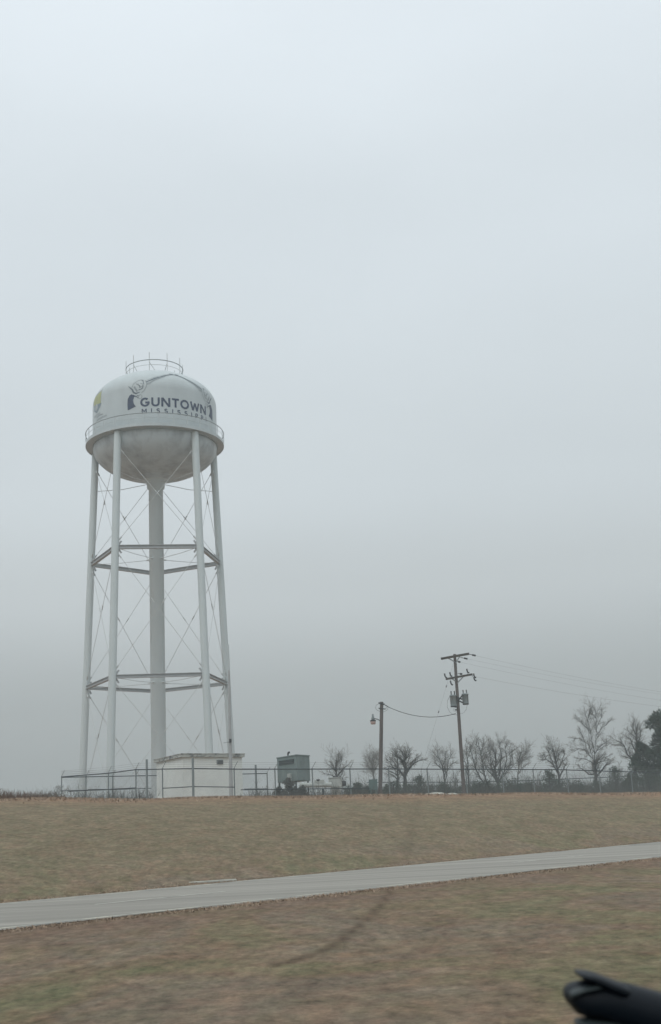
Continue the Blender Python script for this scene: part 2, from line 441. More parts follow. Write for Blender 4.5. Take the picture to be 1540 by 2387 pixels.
# ---- grass blades: ragged tufts, thick on the crest and along the road edges
random.seed(11); nr = np.random.RandomState(11)
P = []
for n_, kind in ((30000, 'crest'), (12000, 'rf'), (14000, 'rn')):
    a = nr.uniform(-0.36, 0.36, n_)
    if kind == 'crest':
        Yc0 = 62 / (1 - 0.5 * a); Y = Yc0 + nr.normal(0, 2.5, n_); X = a * Y; h = nr.uniform(0.04, 0.12, n_)
    elif kind in ('rf', 'rn'):
        W0 = W_FAR + 0.06 if kind == 'rf' else W_NEAR - 0.06
        ww = W0 + (1 if kind == 'rf' else -1) * np.abs(nr.normal(0, 0.22, n_))
        u = nr.uniform(2, 50, n_); X = RD.x * u + RN.x * ww; Y = RD.y * u + RN.y * ww; h = nr.uniform(0.015, 0.05, n_)
    elif kind == 'bank':
        s = nr.uniform(0, 1, n_) ** 0.7; Y0 = W_FAR / (RN.y + a * RN.x) + 0.4; Y1 = 62 / (1 - 0.5 * a); Y = Y0 + (Y1 - Y0) * s; X = a * Y; h = nr.uniform(0.03, 0.08, n_)
    else:
        s = nr.uniform(0, 1, n_) ** 0.6; Y1 = W_NEAR / (RN.y + a * RN.x) - 0.4; Y = 6 + (Y1 - 6) * s; X = a * Y; h = nr.uniform(0.02, 0.06, n_)
    P.append(np.stack([X, Y, h], 1))
P = np.concatenate(P); Z = ground_z(P[:, 0], P[:, 1]); n_ = len(P)
ang = nr.uniform(0, 6.28, n_); wd = P[:, 2] * nr.uniform(0.2, 0.5, n_); lx = nr.normal(0, 0.9, n_) * P[:, 2]; ly = nr.normal(0, 0.9, n_) * P[:, 2]
V = np.zeros((n_, 3, 3))
V[:, 0] = np.stack([P[:, 0] - np.cos(ang) * wd, P[:, 1] - np.sin(ang) * wd, Z - 0.01], 1)
V[:, 1] = np.stack([P[:, 0] + np.cos(ang) * wd, P[:, 1] + np.sin(ang) * wd, Z - 0.01], 1)
V[:, 2] = np.stack([P[:, 0] + lx, P[:, 1] + ly, Z + P[:, 2]], 1)
me2 = bpy.data.meshes.new('grass'); me2.from_pydata(V.reshape(-1, 3).tolist(), [], np.arange(n_ * 3).reshape(-1, 3).tolist())
M_BLADE = mat('grass_blades', (0.27, 0.21, 0.155), 0.95, 0.1, scale=0.35, second=(0.36, 0.27, 0.20), thresh=(0.35, 0.65))
me2.materials.append(M_BLADE); gr = bpy.data.objects.new('grass', me2); C.objects.link(gr)
tag(gr, 'short dry winter grass on the bank and both road verges', 'grass', kind='stuff')

# ------------------------------------------------------------------ water tower
TX, TY = -16.17, 103.75
AZ = math.atan2(TX, TY); ROT = 0.0247
TB = gz(TX, TY)
FX, FY, RX_, RY_ = -math.sin(AZ), -math.cos(AZ), math.cos(AZ), -math.sin(AZ)


def tp(th, r, z):
    """point on the tower: th radians to the right of the side facing the road"""
    return Vector((TX + r * (math.cos(th) * FX + math.sin(th) * RX_), TY + r * (math.cos(th) * FY + math.sin(th) * RY_), z))


def leg_r(z): return 6.6666 + (6.2507 - 6.6666) * (z - EYE - 12.348) / (23.656 - 12.348)


LEGA = [rad(a) + ROT for a in (-36, 36, 108, 180, -108)]
Z_BAND, Z_SH, Z_TOP = EYE + 34.42, EYE + 38.3, EYE + 41.48
RT_ = 5.8
tower = Thing('water_tower', (TX, TY, TB), 'tall pale multi-legged water tower lettered in navy, rising behind the small block hut', 'water tower')
# tank: cylindrical shell and dome
prof = [(RT_, Z_BAND - 0.1), (RT_, Z_SH)] + [(RT_ * math.cos(i / 24 * math.pi / 2), Z_SH + 3.18 * math.sin(i / 24 * math.pi / 2)) for i in range(1, 24)] + [(0.01, Z_TOP)]
mb = MB(); mb.lathe(prof, 96, (TX, TY, 0)); tank = tower.part('tank', mb, M_TANK)
zb0 = EYE + 34.3
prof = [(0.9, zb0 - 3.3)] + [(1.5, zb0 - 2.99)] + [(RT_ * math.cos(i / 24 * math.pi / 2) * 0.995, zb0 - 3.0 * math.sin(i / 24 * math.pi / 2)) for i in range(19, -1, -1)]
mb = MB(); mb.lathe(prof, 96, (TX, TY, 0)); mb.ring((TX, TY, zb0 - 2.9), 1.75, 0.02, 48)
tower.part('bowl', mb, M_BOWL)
prof = [(1.25, zb0 - 3.12), (0.86, zb0 - 3.35), (0.80, zb0 - 3.9), (0.66, zb0 - 4.0), (0.66, TB - 0.3)]
mb = MB(); mb.lathe(prof, 40, (TX, TY, 0))
for zz in (zb0 - 5.0, EYE + 23.7, EYE + 12.4): mb.ring((TX, TY, zz), 0.665, 0.025, 40)
tower.part('riser_pipe', mb, M_LEG)
for i, a in enumerate(LEGA):
    mb = MB(); z0, z1 = TB + 0.25, Z_BAND - 0.05
    mb.tube([tp(a, leg_r(z0), z0), tp(a, leg_r(EYE + 23), EYE + 23), tp(a, leg_r(z1) , z1)], 0.33, 24)
    lg = tower.part('leg', mb, M_LEG)
    mb = MB(); mb.lathe([(0.01, TB + 0.3), (0.6, TB + 0.3), (0.6, TB - 0.5)], 24, (tp(a, leg_r(TB), 0).x, tp(a, leg_r(TB), 0).y, 0), False)
    tower.part('footing', mb, M_CONC, lg)
# ring struts (channel pairs with flanges)
for zz, wdt in ((EYE + 23.656, 0.30), (EYE + 12.348, 0.26)):
    for i in range(5):
        p0 = tp(LEGA[i], leg_r(zz) - 0.02, zz); p1 = tp(LEGA[(i + 1) % 5], leg_r(zz) - 0.02, zz)
        d_ = (p1 - p0).normalized(); p0 += d_ * 0.3; p1 -= d_ * 0.3
        mb = MB(); up = Vector((0, 0, 1))
        mb.beam(p0 + up * wdt / 2, p1 + up * wdt / 2, 0.30, 0.05); mb.beam(p0 - up * wdt / 2, p1 - up * wdt / 2, 0.30, 0.05)
        mb.beam(p0, p1, 0.10, wdt - 0.054)
        for q, s_ in ((p0, 1), (p1, -1)):
            for v in (-1, 1):
                mb.beam(q + up * (0.15 * v) - d_ * s_ * 0.05, q + up * (0.55 * v) + d_ * s_ * 0.22, 0.03, 0.16)
        tower.part('strut', mb, M_STRUT)
        # thin spider rod from the leg to the riser
    for i in range(5):
        mb = MB(); mb.tube([tp(LEGA[i], leg_r(zz) - 0.3, zz - 0.03), tp(LEGA[i], 3.5, zz - 0.09), tp(LEGA[i], 0.6, zz - 0.03)], 0.026, 5)
        mb.tube([tp(LEGA[i], 0.95, zz - 0.03), tp(LEGA[i], 0.62, zz - 0.03)], 0.06, 6)
        tower.part('spider_rod', mb, M_ROD)
for i in range(5):
    zz = EYE + 30.6
    mb = MB(); mb.tube([tp(LEGA[i], leg_r(zz) - 0.3, zz + 0.05), tp(LEGA[i], 3.3, zz + 0.0), tp(LEGA[i], 0.7, zz + 0.3)], 0.032, 5)
    tower.part('spider_rod', mb, M_ROD)
# diagonal sway rods: a cross in every bay
for (za, zb_) in ((EYE + 33.0, EYE + 23.9), (EYE + 23.4, EYE + 12.6), (EYE + 12.1, TB + 0.7)):
    for i in range(5):
        j = (i + 1) % 5
        for (ia, ib, off) in ((i, j, 0.035), (j, i, -0.035)):
            p0 = tp(LEGA[ia], leg_r(za), za); p1 = tp(LEGA[ib], leg_r(zb_), zb_)
            mid = (LEGA[i] + (LEGA[j] if j else LEGA[j] + 2 * math.pi)) / 2
            n_off = (tp(mid, 1, 0) - tp(mid, 0, 0)) * off
            d_ = (p1 - p0).normalized(); p0 = p0 + d_ * 0.33 + n_off; p1 = p1 - d_ * 0.33 + n_off
            mb = MB(); mb.tube([p0, p1], 0.022, 6)
            mb.tube([p0, p0 + d_ * 0.55], 0.065, 6); mb.tube([p1 - d_ * 0.55, p1], 0.065, 6)
            mb.tube([p0 + d_ * 5.0, p0 + d_ * 5.45], 0.05, 6)
            tower.part('sway_rod', mb, M_ROD)
# balcony
RB = 6.44
mb = MB(); mb.lathe([(RT_ + 0.003, Z_BAND + 0.02), (RB - 0.06, Z_BAND + 0.02)], 96, (TX, TY, 0), False)
mb.lathe([(RT_ + 0.003, Z_BAND + 0.06), (RB - 0.06, Z_BAND + 0.06)], 96, (TX, TY, 0), False)
mb.lathe([(RB - 0.06, Z_BAND - 0.02), (RB, Z_BAND - 0.02), (RB, Z_BAND + 0.27), (RB - 0.06, Z_BAND + 0.27), (RB - 0.06, Z_BAND - 0.02)], 96, (TX, TY, 0), False)
bal = tower.part('balcony', mb, M_TANK)
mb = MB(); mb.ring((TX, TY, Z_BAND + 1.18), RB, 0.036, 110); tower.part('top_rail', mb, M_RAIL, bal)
mb = MB(); mb.ring((TX, TY, Z_BAND + 0.72), RB, 0.016, 110); tower.part('mid_rail', mb, M_TANK, bal)
for k in range(30):
    a = 2 * math.pi * k / 30 + 0.05
    mb = MB(); mb.beam(tp(a, RB - 0.01, Z_BAND + 0.27), tp(a, RB - 0.01, Z_BAND + 1.17), 0.05, 0.05, Vector((1, 0, 0))); tower.part('rail_post', mb, M_TANK, bal)
# crown railing with short aerials
ZC = EYE + 41.0
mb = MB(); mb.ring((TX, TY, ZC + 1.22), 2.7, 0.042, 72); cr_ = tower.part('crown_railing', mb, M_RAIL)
mb = MB(); mb.ring((TX, TY, ZC + 0.72), 2.7, 0.022, 72); tower.part('mid_rail', mb, M_ROD, cr_)
mb = MB(); mb.ring((TX, TY, ZC + 0.05), 2.7, 0.03, 72); tower.part('base_ring', mb, M_ROD, cr_)
for k in range(10):
    a = math.pi + rad(-10 + 36 * k)
    mb = MB(); mb.tube([tp(a, 2.7, ZC - 0.25), tp(a, 2.7, ZC + 1.98)], 0.033, 6)
    if k % 2 == 0: mb.tube([tp(a, 2.7, ZC + 1.0), tp(a, 2.0, ZC + 0.15)], 0.03, 6)
    else: mb.tube([tp(a, 2.7, ZC + 1.0), tp(a + 0.25, 2.45, ZC + 0.0)], 0.028, 6)
    tower.part('aerial_post', mb, M_ROD, cr_)
mb = MB(); mb.lathe([(0.01, Z_TOP + 0.35), (0.3, Z_TOP + 0.3), (0.3, Z_TOP - 0.1)], 20, (TX, TY, 0)); tower.part('roof_vent', mb, M_TANK)

# painted marks: coordinates are degrees round the tank and heights above the eye line
def surf(thd, z, off=0.014):
    zz = z + EYE; th = rad(thd)
    if zz <= Z_SH: r = RT_; nr_, nz_ = 1.0, 0.0
    else:
        q = min(1, (zz - Z_SH) / 3.18); r = RT_ * math.sqrt(max(0, 1 - q * q))
        nr_, nz_ = r / RT_ ** 2, q * 3.18 / 3.18 ** 2; l_ = math.hypot(nr_, nz_); nr_ /= l_; nz_ /= l_
    p = tp(th, r + off * nr_, zz + off * nz_)
    nrm = Vector((math.cos(th) * FX + math.sin(th) * RX_, math.cos(th) * FY + math.sin(th) * RY_, 0)) * nr_ + Vector((0, 0, nz_))
    return p, nrm


def stroke(mb, pts, wdt, off=0.014, closed=False):
    """a painted ribbon following the tank; pts (deg, z); wdt metres or list"""
    fine = []; ws = []
    if not hasattr(wdt, '__len__'): wdt = [wdt] * len(pts)
    for i in range(len(pts) - 1):
        (a, z), (a1, z1) = pts[i], pts[i + 1]
        n = max(1, int(math.hypot(rad(a1 - a) * RT_, z1 - z) / 0.12))
        for k in range(n):
            f_ = k / n; fine.append((a + (a1 - a) * f_, z + (z1 - z) * f_)); ws.append(wdt[i] + (wdt[i + 1] - wdt[i]) * f_)
    fine.append(pts[-1]); ws.append(wdt[-1])
    P_ = [surf(a, z, off) for a, z in fine]
    vs = []; fs = []; m_ = len(P_)
    for i, (p, n_) in enumerate(P_):
        if closed and i in (0, m_ - 1): t_ = P_[1][0] - P_[m_ - 2][0]
        else: t_ = P_[min(i + 1, m_ - 1)][0] - P_[max(i - 1, 0)][0]
        t_.normalize(); s_ = t_.cross(n_).normalized()
        k = 1.0
        if 0 < i < m_ - 1:
            c_ = (P_[i + 1][0] - p).normalized().dot((p - P_[i - 1][0]).normalized()); k = min(1.5, 1 / math.sqrt(max(0.25, (1 + c_) / 2)))
        vs += [p - s_ * ws[i] * k / 2, p + s_ * ws[i] * k / 2]
        if i: fs.append((2 * i - 2, 2 * i, 2 * i + 1, 2 * i - 1))
    mb.add(vs, fs)


def patch(mb, left, right, off=0.014, cols_=4):
    """fill between two edge lines given bottom to top as (deg, z)"""
    fl = []; 
    def res(pl):
        o = []
        for i in range(len(pl) - 1):
            for k in range(4): f_ = k / 4; o.append((pl[i][0] + (pl[i + 1][0] - pl[i][0]) * f_, pl[i][1] + (pl[i + 1][1] - pl[i][1]) * f_))
        return o + [pl[-1]]
    l_, r_ = res(left), res(right); vs = []; fs = []
    for a, b2 in zip(l_, r_):
        for c in range(cols_ + 1):
            f_ = c / cols_; vs.append(surf(a[0] + (b2[0] - a[0]) * f_, a[1] + (b2[1] - a[1]) * f_, off)[0])
    n = cols_ + 1
    for i in range(len(l_) - 1):
        for c in range(cols_): fs.append((i * n + c, i * n + c + 1, (i + 1) * n + c + 1, (i + 1) * n + c))
    mb.add(vs, fs)


def arc(cx, cy, rx, ry, a0, a1, n=16): return [(cx + rx * math.cos(rad(a0 + (a1 - a0) * i / n)), cy + ry * math.sin(rad(a0 + (a1 - a0) * i / n))) for i in range(n + 1)]


t_ = 0.10
GLY = {
 'G': (0.98, [arc(0.5, 0.5, 0.40, 0.40, 48, 330, 20) + [(0.89, 0.46)], [(0.52, 0.46), (0.97, 0.46)]]),
 'U': (0.86, [[(0.10, 1.0), (0.10, 0.40)] + arc(0.43, 0.40, 0.33, 0.30, 180, 360, 14)[1:] + [(0.76, 1.0)]]),
 'N': (0.96, [[(0.10, 0), (0.10, 1)], [(0.12, 0.96), (0.82, 0.04)], [(0.84, 0), (0.84, 1)]]),
 'T': (0.76, [[(0.0, 0.91), (0.76, 0.91)], [(0.38, 0), (0.38, 0.88)]]),
 'O': (1.02, [arc(0.5, 0.5, 0.41, 0.41, 90, 450, 26)]),
 'W': (1.20, [[(0.06, 1), (0.32, 0.06)], [(0.32, 0.05), (0.60, 0.88)], [(0.60, 0.88), (0.88, 0.05)], [(0.88, 0.06), (1.14, 1)]]),
 'M': (1.00, [[(0.08, 0), (0.08, 1)], [(0.10, 0.95), (0.50, 0.30)], [(0.50, 0.30), (0.90, 0.95)], [(0.92, 0), (0.92, 1)]]),
 'I': (0.2, [[(0.1, 0), (0.1, 1)]]),
 'S': (0.72, [arc(0.36, 0.72, 0.27, 0.20, 30, 270, 12) + arc(0.36, 0.30, 0.27, 0.22, 90, -150, 12)[1:]]),
 'P': (0.70, [[(0.08, 0), (0.08, 1)], [(0.1, 0.92), (0.38, 0.92)] + arc(0.38, 0.69, 0.24, 0.23, 90, -90, 10)[1:] + [(0.1, 0.46)]]),
}


def write(text, th0, th1, z0, h, sw, hw=1.0):
    tot = sum(GLY[c][0] for c in text) * h * hw
    arcl = rad(th1 - th0) * RT_; gap = (arcl - tot) / (len(text) - 1); x = 0; k = 0
    for c in text:
        wd_, sts = GLY[c]; mb = MB()
        for s_ in sts:
            pl = [(th0 + math.degrees((x + px * h * hw) / RT_), z0 + py * h) for px, py in s_]
            stroke(mb, pl, sw, 0.014 + 0.0012 * (k % 3), closed=(c == 'O')); k += 1
        x += wd_ * h * hw + gap
        tower.part('letter', mb, M_NAVY, tank)


write('GUNTOWN', -12.9, 53.2, 36.42, 0.86, 0.185, 1.0)
write('MISSISSIPPI', -11.6, 53.6, 35.80, 0.43, 0.085, 1.0)
MID = 20.5
def mir(pl, s_): return pl if s_ < 0 else [(2 * MID - a, z) for a, z in pl]
for s_ in (-1, 1):
    mb = MB()
    lft = mir([(-24.6, 36.22), (-24.9, 36.75), (-24.6, 37.30), (-22.8, 37.60), (-21.0, 37.72)], s_)
    rgt = mir([(-17.0, 36.50), (-18.9, 36.80), (-19.4, 37.12), (-18.4, 37.45), (-18.0, 37.58)], s_)
    patch(mb, lft, rgt) if s_ < 0 else patch(mb, rgt, lft)
    tower.part('pistol_grip_emblem', mb, M_NAVY, tank)
    mb = MB()      # dark engraved lines
    for pl, wd_ in (
        ([(-7.6, 38.80), (0.5, 39.20), (9.8, 39.58), (15.5, 39.80), (20.2, 39.90)], 0.11),
        ([(15.2, 39.95), (18.2, 39.98), (20.0, 39.90)], 0.12),
        ([(-23.9, 38.52), (-22.0, 38.33), (-20.0, 38.12), (-19.0, 37.86), (-16.8, 37.74), (-13.2, 37.84)], [0.03, 0.09, 0.13, 0.15, 0.13, 0.05]),
        ([(-18.2, 37.50), (-16.0, 37.42), (-14.6, 37.26)], [0.14, 0.09, 0.05]),
        ([(-11.8, 39.02), (-10.4, 38.92), (-9.6, 38.55)], 0.06),
        ([(-15.2, 38.60), (-13.4, 38.45), (-13.0, 38.25)], 0.07),
        ([(-14.6, 38.05), (-12.0, 38.12), (-10.6, 38.22)], 0.06),
        ([(-10.6, 38.22), (-10.2, 38.50)], 0.05),
        ([(-16.0, 37.55), (-14.2, 37.50)], 0.05)):
        stroke(mb, mir(pl, s_), wd_, 0.019)
    tower.part('pistol_line_emblem', mb, M_DARKL, tank)
    mb = MB()      # grey shading lines
    for pl, wd_ in (
        ([(-7.2, 38.62), (-4.5, 38.66), (0.0, 39.02), (6.0, 39.32), (10.2, 39.50)], [0.22, 0.16, 0.14, 0.10, 0.05]),
        ([(-7.6, 38.98), (0.5, 39.36), (9.8, 39.70), (15.0, 39.92)], 0.035),
        ([(-20.4, 38.35), (-19.2, 38.70), (-16.0, 38.95), (-12.5, 39.10), (-9.5, 39.02)], 0.055),
        ([(-8.4, 38.98), (-7.0, 38.60), (-7.6, 38.30), (-9.5, 37.95), (-12.0, 37.75)], 0.06),
        ([(-18.4, 38.42), (-16.8, 38.12), (-15.4, 37.92)], 0.16),
        ([(-13.0, 38.70), (-11.0, 38.66), (-10.8, 38.40), (-12.6, 38.34), (-13.6, 38.52)], 0.05),
        ([(-12.4, 37.60), (-11.2, 37.46), (-11.8, 37.26), (-13.6, 37.20), (-14.6, 37.36), (-13.8, 37.56), (-12.4, 37.60)], 0.045),
        ([(-17.0, 38.78), (-16.0, 38.56), (-14.6, 38.72)], 0.05)):
        stroke(mb, mir(pl, s_), wd_, 0.016)
    tower.part('pistol_shading_emblem', mb, M_GREYL, tank)
# yellow emblem on the left flank
mb = MB(); patch(mb, [(-74.5, 37.98), (-74.0, 38.35), (-72.0, 38.74)], [(-57.6, 37.72), (-57.4, 38.35), (-57.6, 38.90)]); tower.part('yellow_emblem', mb, M_YEL, tank)
mb = MB(); stroke(mb, [(-73, 38.86), (-66, 38.90), (-60, 38.96), (-57.2, 39.02)], [0.04, 0.07, 0.09, 0.14])
stroke(mb, [(-66, 38.75), (-65, 38.3), (-66, 38.0)], 0.05, 0.019); tower.part('emblem_outline', mb, M_GREYL, tank); mb = MB()
for a in (-73, -70, -67, -64, -61):
    stroke(mb, [(a, 36.72 + (a + 73) * .0), (a + 1.2, 36.88), (a + 2.4, 36.70)], 0.07)
stroke(mb, [(-66, 36.55), (-60, 36.62), (-54, 36.56)], 0.10)
for k in range(7): stroke(mb, [(-66 + 2.6 * k, 36.18), (-65.2 + 2.6 * k, 36.36), (-64 + 2.6 * k, 36.20)], 0.07)
tower.part('emblem_lettering', mb, M_GREYL, tank)
M_BLUEG = mat('blue_grey_paint', (0.20, 0.26, 0.31), 0.5, 0.4)
mb = MB(); patch(mb, [(-66.5, 37.02), (-73.0, 37.40), (-74.0, 37.97)], [(-65.0, 37.02), (-59.0, 37.38), (-56.5, 37.70)]); tower.part('shield_emblem', mb, M_BLUEG, tank)
mb = MB(); patch(mb, [(-67.2, 37.20), (-70.2, 37.45), (-69.8, 37.72), (-67.5, 37.92)], [(-66.5, 37.20), (-63.4, 37.45), (-63.6, 37.72), (-65.8, 37.92)], 0.019); tower.part('shield_centre_emblem', mb, M_SILV, tank)

# ------------------------------------------------------------------ block hut
def plan(px, Y, py=1800): p = at(px, py, Y); return Vector((p.x, p.y, 0))
hc_, hl, hr = plan(422, 80, 1757), plan(358, 86, 1771), plan(570, 84, 1758)
hb = hl + hr - hc_
zg = min(gz(p.x, p.y) for p in (hc_, hl, hr, hb))
ZR = EYE + 4.66
hut = Thing('block_hut', (*((hc_ + hb) / 2)[:2], zg), 'low flat-roofed pale grey block hut standing in front of the water tower', 'hut')
def inset(poly, d_):
    c_ = sum(poly, Vector()) / len(poly); o = []
    n = len(poly)
    for i, p in enumerate(poly):
        a = (p - poly[i - 1]).normalized(); b2 = (poly[(i + 1) % n] - p).normalized()
        o.append(p - a * -d_ * -1 * 0 + (a - b2) * d_)
    return o
poly = [hl, hc_, hr, hb]
mb = MB(); mb.prism(inset(poly, -0.18), zg - 0.5, ZR - 0.22); hw_ = hut.part('wall', mb, M_WALL)
mb = MB(); mb.prism(poly, ZR - 0.22, ZR - 0.02); mb.prism(inset(poly, 0.03), ZR - 0.017, ZR + 0.03); hut.part('roof', mb, M_ROOFEDGE)
d_ = (hr - hc_).normalized(); n_ = Vector((d_.y, -d_.x, 0))
q = hc_ + (hr - hc_) * 0.615 + n_ * -0.19
mb = MB(); mb.box(Vector((q.x, q.y, EYE + 4.10)) + n_ * 0.04, 0.52, 0.12, 0.30, d_)
vn = hut.part('wall_vent', mb, M_RAIL)
mb = MB()
for k in range(4): mb.box(Vector((q.x, q.y, EYE + 4.0 + 0.065 * k)) + n_ * 0.115, 0.44, 0.02, 0.02, d_)
hut.part('louvre', mb, M_DARK, vn)
mb = MB(); q2 = hc_ + (hr - hc_) * 0.50 + n_ * -0.17
mb.box(Vector((q2.x, q2.y, EYE + 1.9)), (hr - hc_).length * 0.9, 0.03, 0.06, d_)

# ------------------------------------------------------------------ mast beside the right leg
mp0 = plan(539, 79); mzb = gz(mp0.x, mp0.y)
mast = Thing('radio_mast', (mp0.x, mp0.y, mzb), 'slender grey radio mast with white whip aerial, standing beside the right tower leg', 'mast')
top1 = at(533, 1563, 79); top2 = at(531.5, 1503, 79)
base_ = at(538.5, 1868, 79)
mb = MB(); mb.tube([(base_.x, base_.y, mzb - 0.4), tuple(top1)], [0.14, 0.075], 12); mast.part('pole', mb, M_STRUT)
mb = MB(); mb.tube([tuple(top1), tuple(top2)], [0.075, 0.06], 10); mast.part('whip_aerial', mb, M_TANK)
pp = at(536.5, 1727, 79)
mb = MB(); mb.box(pp + Vector((0.02, -0.16, 0)), 0.16, 0.12, 0.24); mast.part('junction_box', mb, M_DARK)
mb = MB(); mb.tube([at(536, 1729, 78.95), at(520.5, 1732, 78.9)], 0.022, 6); mast.part('side_bracket', mb, M_RAIL)

# ------------------------------------------------------------------ fences
def fence(name, label, nodes, posts, bottom, fabric=True, arms=(), thick=()):
    """nodes: [(px, rail py, Y)] ; rail follows them; posts: px list"""
    pts = [at(*n) for n in nodes]; pxs = [n[0] for n in nodes]
    def on(px, dz=0.0):
        for i in range(len(nodes) - 1):
            if px <= pxs[i + 1] + 1e-6 or i == len(nodes) - 2:
                f_ = (px - pxs[i]) / (pxs[i + 1] - pxs[i]); Y = nodes[i][2] + (nodes[i + 1][2] - nodes[i][2]) * f_
                py = nodes[i][1] + (nodes[i + 1][1] - nodes[i][1]) * f_
                p = at(px, py, Y); return Vector((p.x, p.y, p.z + dz))
    T = Thing(name, (pts[0].x, pts[0].y, gz(pts[0].x, pts[0].y)), label, 'fence')
    samp = sorted(set(list(np.linspace(pxs[0], pxs[-1], 60)) + list(pxs)))
    mb = MB(); mb.tube([on(x) for x in samp], 0.040, 6); T.part('top_rail', mb, M_FRAIL)
    for (a, b2, da, db) in bottom:
        mb = MB(); mb.tube([on(x, -(da + (db - da) * (x - a) / (b2 - a))) for x in np.linspace(a, b2, 14)], 0.032, 6); T.part('lower_rail', mb, M_FRAIL)
    for k, dz in enumerate((0.14, 0.27, 0.40)):
        mb = MB(); mb.tube([on(x, dz) + Vector((0, -0.08 * k, 0)) for x in samp], 0.005, 4); T.part('barbed_wire', mb, M_WIRE)
    for x in posts:
        p = on(x); g_ = gz(p.x, p.y); th_ = x in thick
        mb = MB(); mb.tube([(p.x, p.y + 0.04, g_ - 0.4), (p.x, p.y + 0.04, p.z + (0.66 if th_ else 0.06))], 0.075 if th_ else 0.042, 8)
        if not th_: mb.tube([(p.x, p.y + 0.04, p.z + 0.05), (p.x + 0.26, p.y - 0.2, p.z + 0.45)], 0.02, 5)
        T.part('fence_post', mb, M_FPOST)
    if fabric:
        mb = MB(); s0, tot = 0, 0
        P_ = [on(x) for x in samp]; cum = [0]
        for a, b2 in zip(P_[:-1], P_[1:]): cum.append(cum[-1] + (b2 - a).length)
        def along(d2):
            i = min(max(0, int(np.searchsorted(cum, d2)) - 1), len(P_) - 2); f_ = (d2 - cum[i]) / (cum[i + 1] - cum[i]); return P_[i].lerp(P_[i + 1], f_)
        H = 1.75; dd = 0.0
        while dd < cum[-1]:
            for sg in (0, 1):
                a, b2 = dd, dd + H * 0.9
                if b2 > cum[-1]: continue
                pa, pb = along(a), along(b2)
                za, zb2 = (0, -H) if sg == 0 else (-H, 0)
                qa = Vector((pa.x, pa.y + (0.003 if sg else -0.003), pa.z + za)); qb = Vector((pb.x, pb.y + (0.003 if sg else -0.003), pb.z + zb2))
                mb.tube([qa, qb], 0.0022, 3, cap=False, smooth=False)
            dd += 0.085
        T.part('chain_link', mb, M_MESH)
    return T


fence('chain_link_fence', 'near chain-link fence running across the picture in front of the hut, dark top rail',
      [(143, 1811, 85), (252, 1802.5, 82), (316, 1794, 80), (449, 1791.5, 74), (560, 1793, 75.5), (900, 1792.5, 80), (1300, 1794, 88), (1585, 1803, 97)],
      [143, 252, 316, 341.6, 378, 449, 545, 640, 727, 815, 905, 995, 1085, 1170, 1242, 1320, 1395, 1470, 1540],
      [(143, 205, 0.98, 1.05), (205, 316, 1.0, 1.2), (378, 449, 1.22, 1.1), (449, 545, 1.1, 1.12), (560, 860, 1.28, 1.25)], thick=(341.6, 449))
fence('rear_chain_link_fence', 'rear chain-link fence passing between the tower legs and ending right of the hut',
      [(143.5, 1812, 85.2), (240, 1810, 87.5), (350, 1808, 88.5), (480, 1806, 89), (622, 1803, 89)],
      [200, 262, 316.5, 420, 505, 596, 622], [(160, 352, 1.0, 0.92), (568, 622, 1.1, 1.12)], thick=(596,), fabric=True)
fence('field_fence', 'distant wire fence whose dark rail crosses the bare trees on the right',
      [(855, 1824, 112), (1090, 1823, 112), (1250, 1819, 110), (1540, 1806, 108), (1640, 1802, 108)],
      [870, 960, 1050, 1140, 1225, 1310, 1400, 1500, 1590], [], fabric=False)

# ------------------------------------------------------------------ pump equipment
ec, el, er = plan(691, 84, 1766), plan(645, 87, 1770), plan(721, 86, 1768); eb = el + er - ec
zt, zl_ = EYE + 4.42, EYE + 2.62; eg = gz(ec.x, ec.y)
EQ = Thing('pump_enclosure', (*((ec + eb) / 2)[:2], eg), 'dark green-grey raised steel equipment enclosure with a small exhaust stack', 'equipment box')
mb = MB(); mb.prism([el, ec, er, eb], zl_, zt - 0.06); bd = EQ.part('body', mb, M_EQ, bevel=0.03)
mb = MB(); mb.prism(inset([el, ec, er, eb], 0.06), zt - 0.055, zt + 0.02); EQ.part('lid', mb, M_EQ, bevel=0.01)
d_ = (ec - el).normalized(); n_ = Vector((d_.y, -d_.x, 0)); q = el + (ec - el) * 0.5 + n_ * 0.02
mb = MB(); mb.box((q.x, q.y, zt - 0.42), (ec - el).length * 0.74, 0.05, 0.32, d_); EQ.part('louvre', mb, M_EQD, bd)
q = el + (ec - el) * 0.42
mb = MB(); mb.tube([(q.x + .2, q.y + 0.6, zt), (q.x + .2, q.y + 0.6, zt + 0.26)], 0.06, 10); mb.tube([(q.x + .2, q.y + 0.6, zt + 0.26), (q.x + 0.32, q.y + 0.55, zt + 0.33)], 0.075, 10); EQ.part('exhaust', mb, M_DARK)
for p in (el.lerp(ec, 0.08), el.lerp(ec, 0.92), er.lerp(ec, 0.2), eb.lerp(ec, 0.15)):
    mb = MB(); mb.box((p.x, p.y + 0.1, (zl_ + eg - 0.3) / 2), 0.12, 0.12, zl_ - eg + 0.3 - 0.004); EQ.part('leg', mb, M_EQD)
mb = MB(); q = ec.lerp(el, 0.35); mb.box((q.x, q.y - 0.02, zt - 1.5), 0.42, 0.3, 0.5, d_); EQ.part('control_box', mb, M_EQL, bevel=0.02)

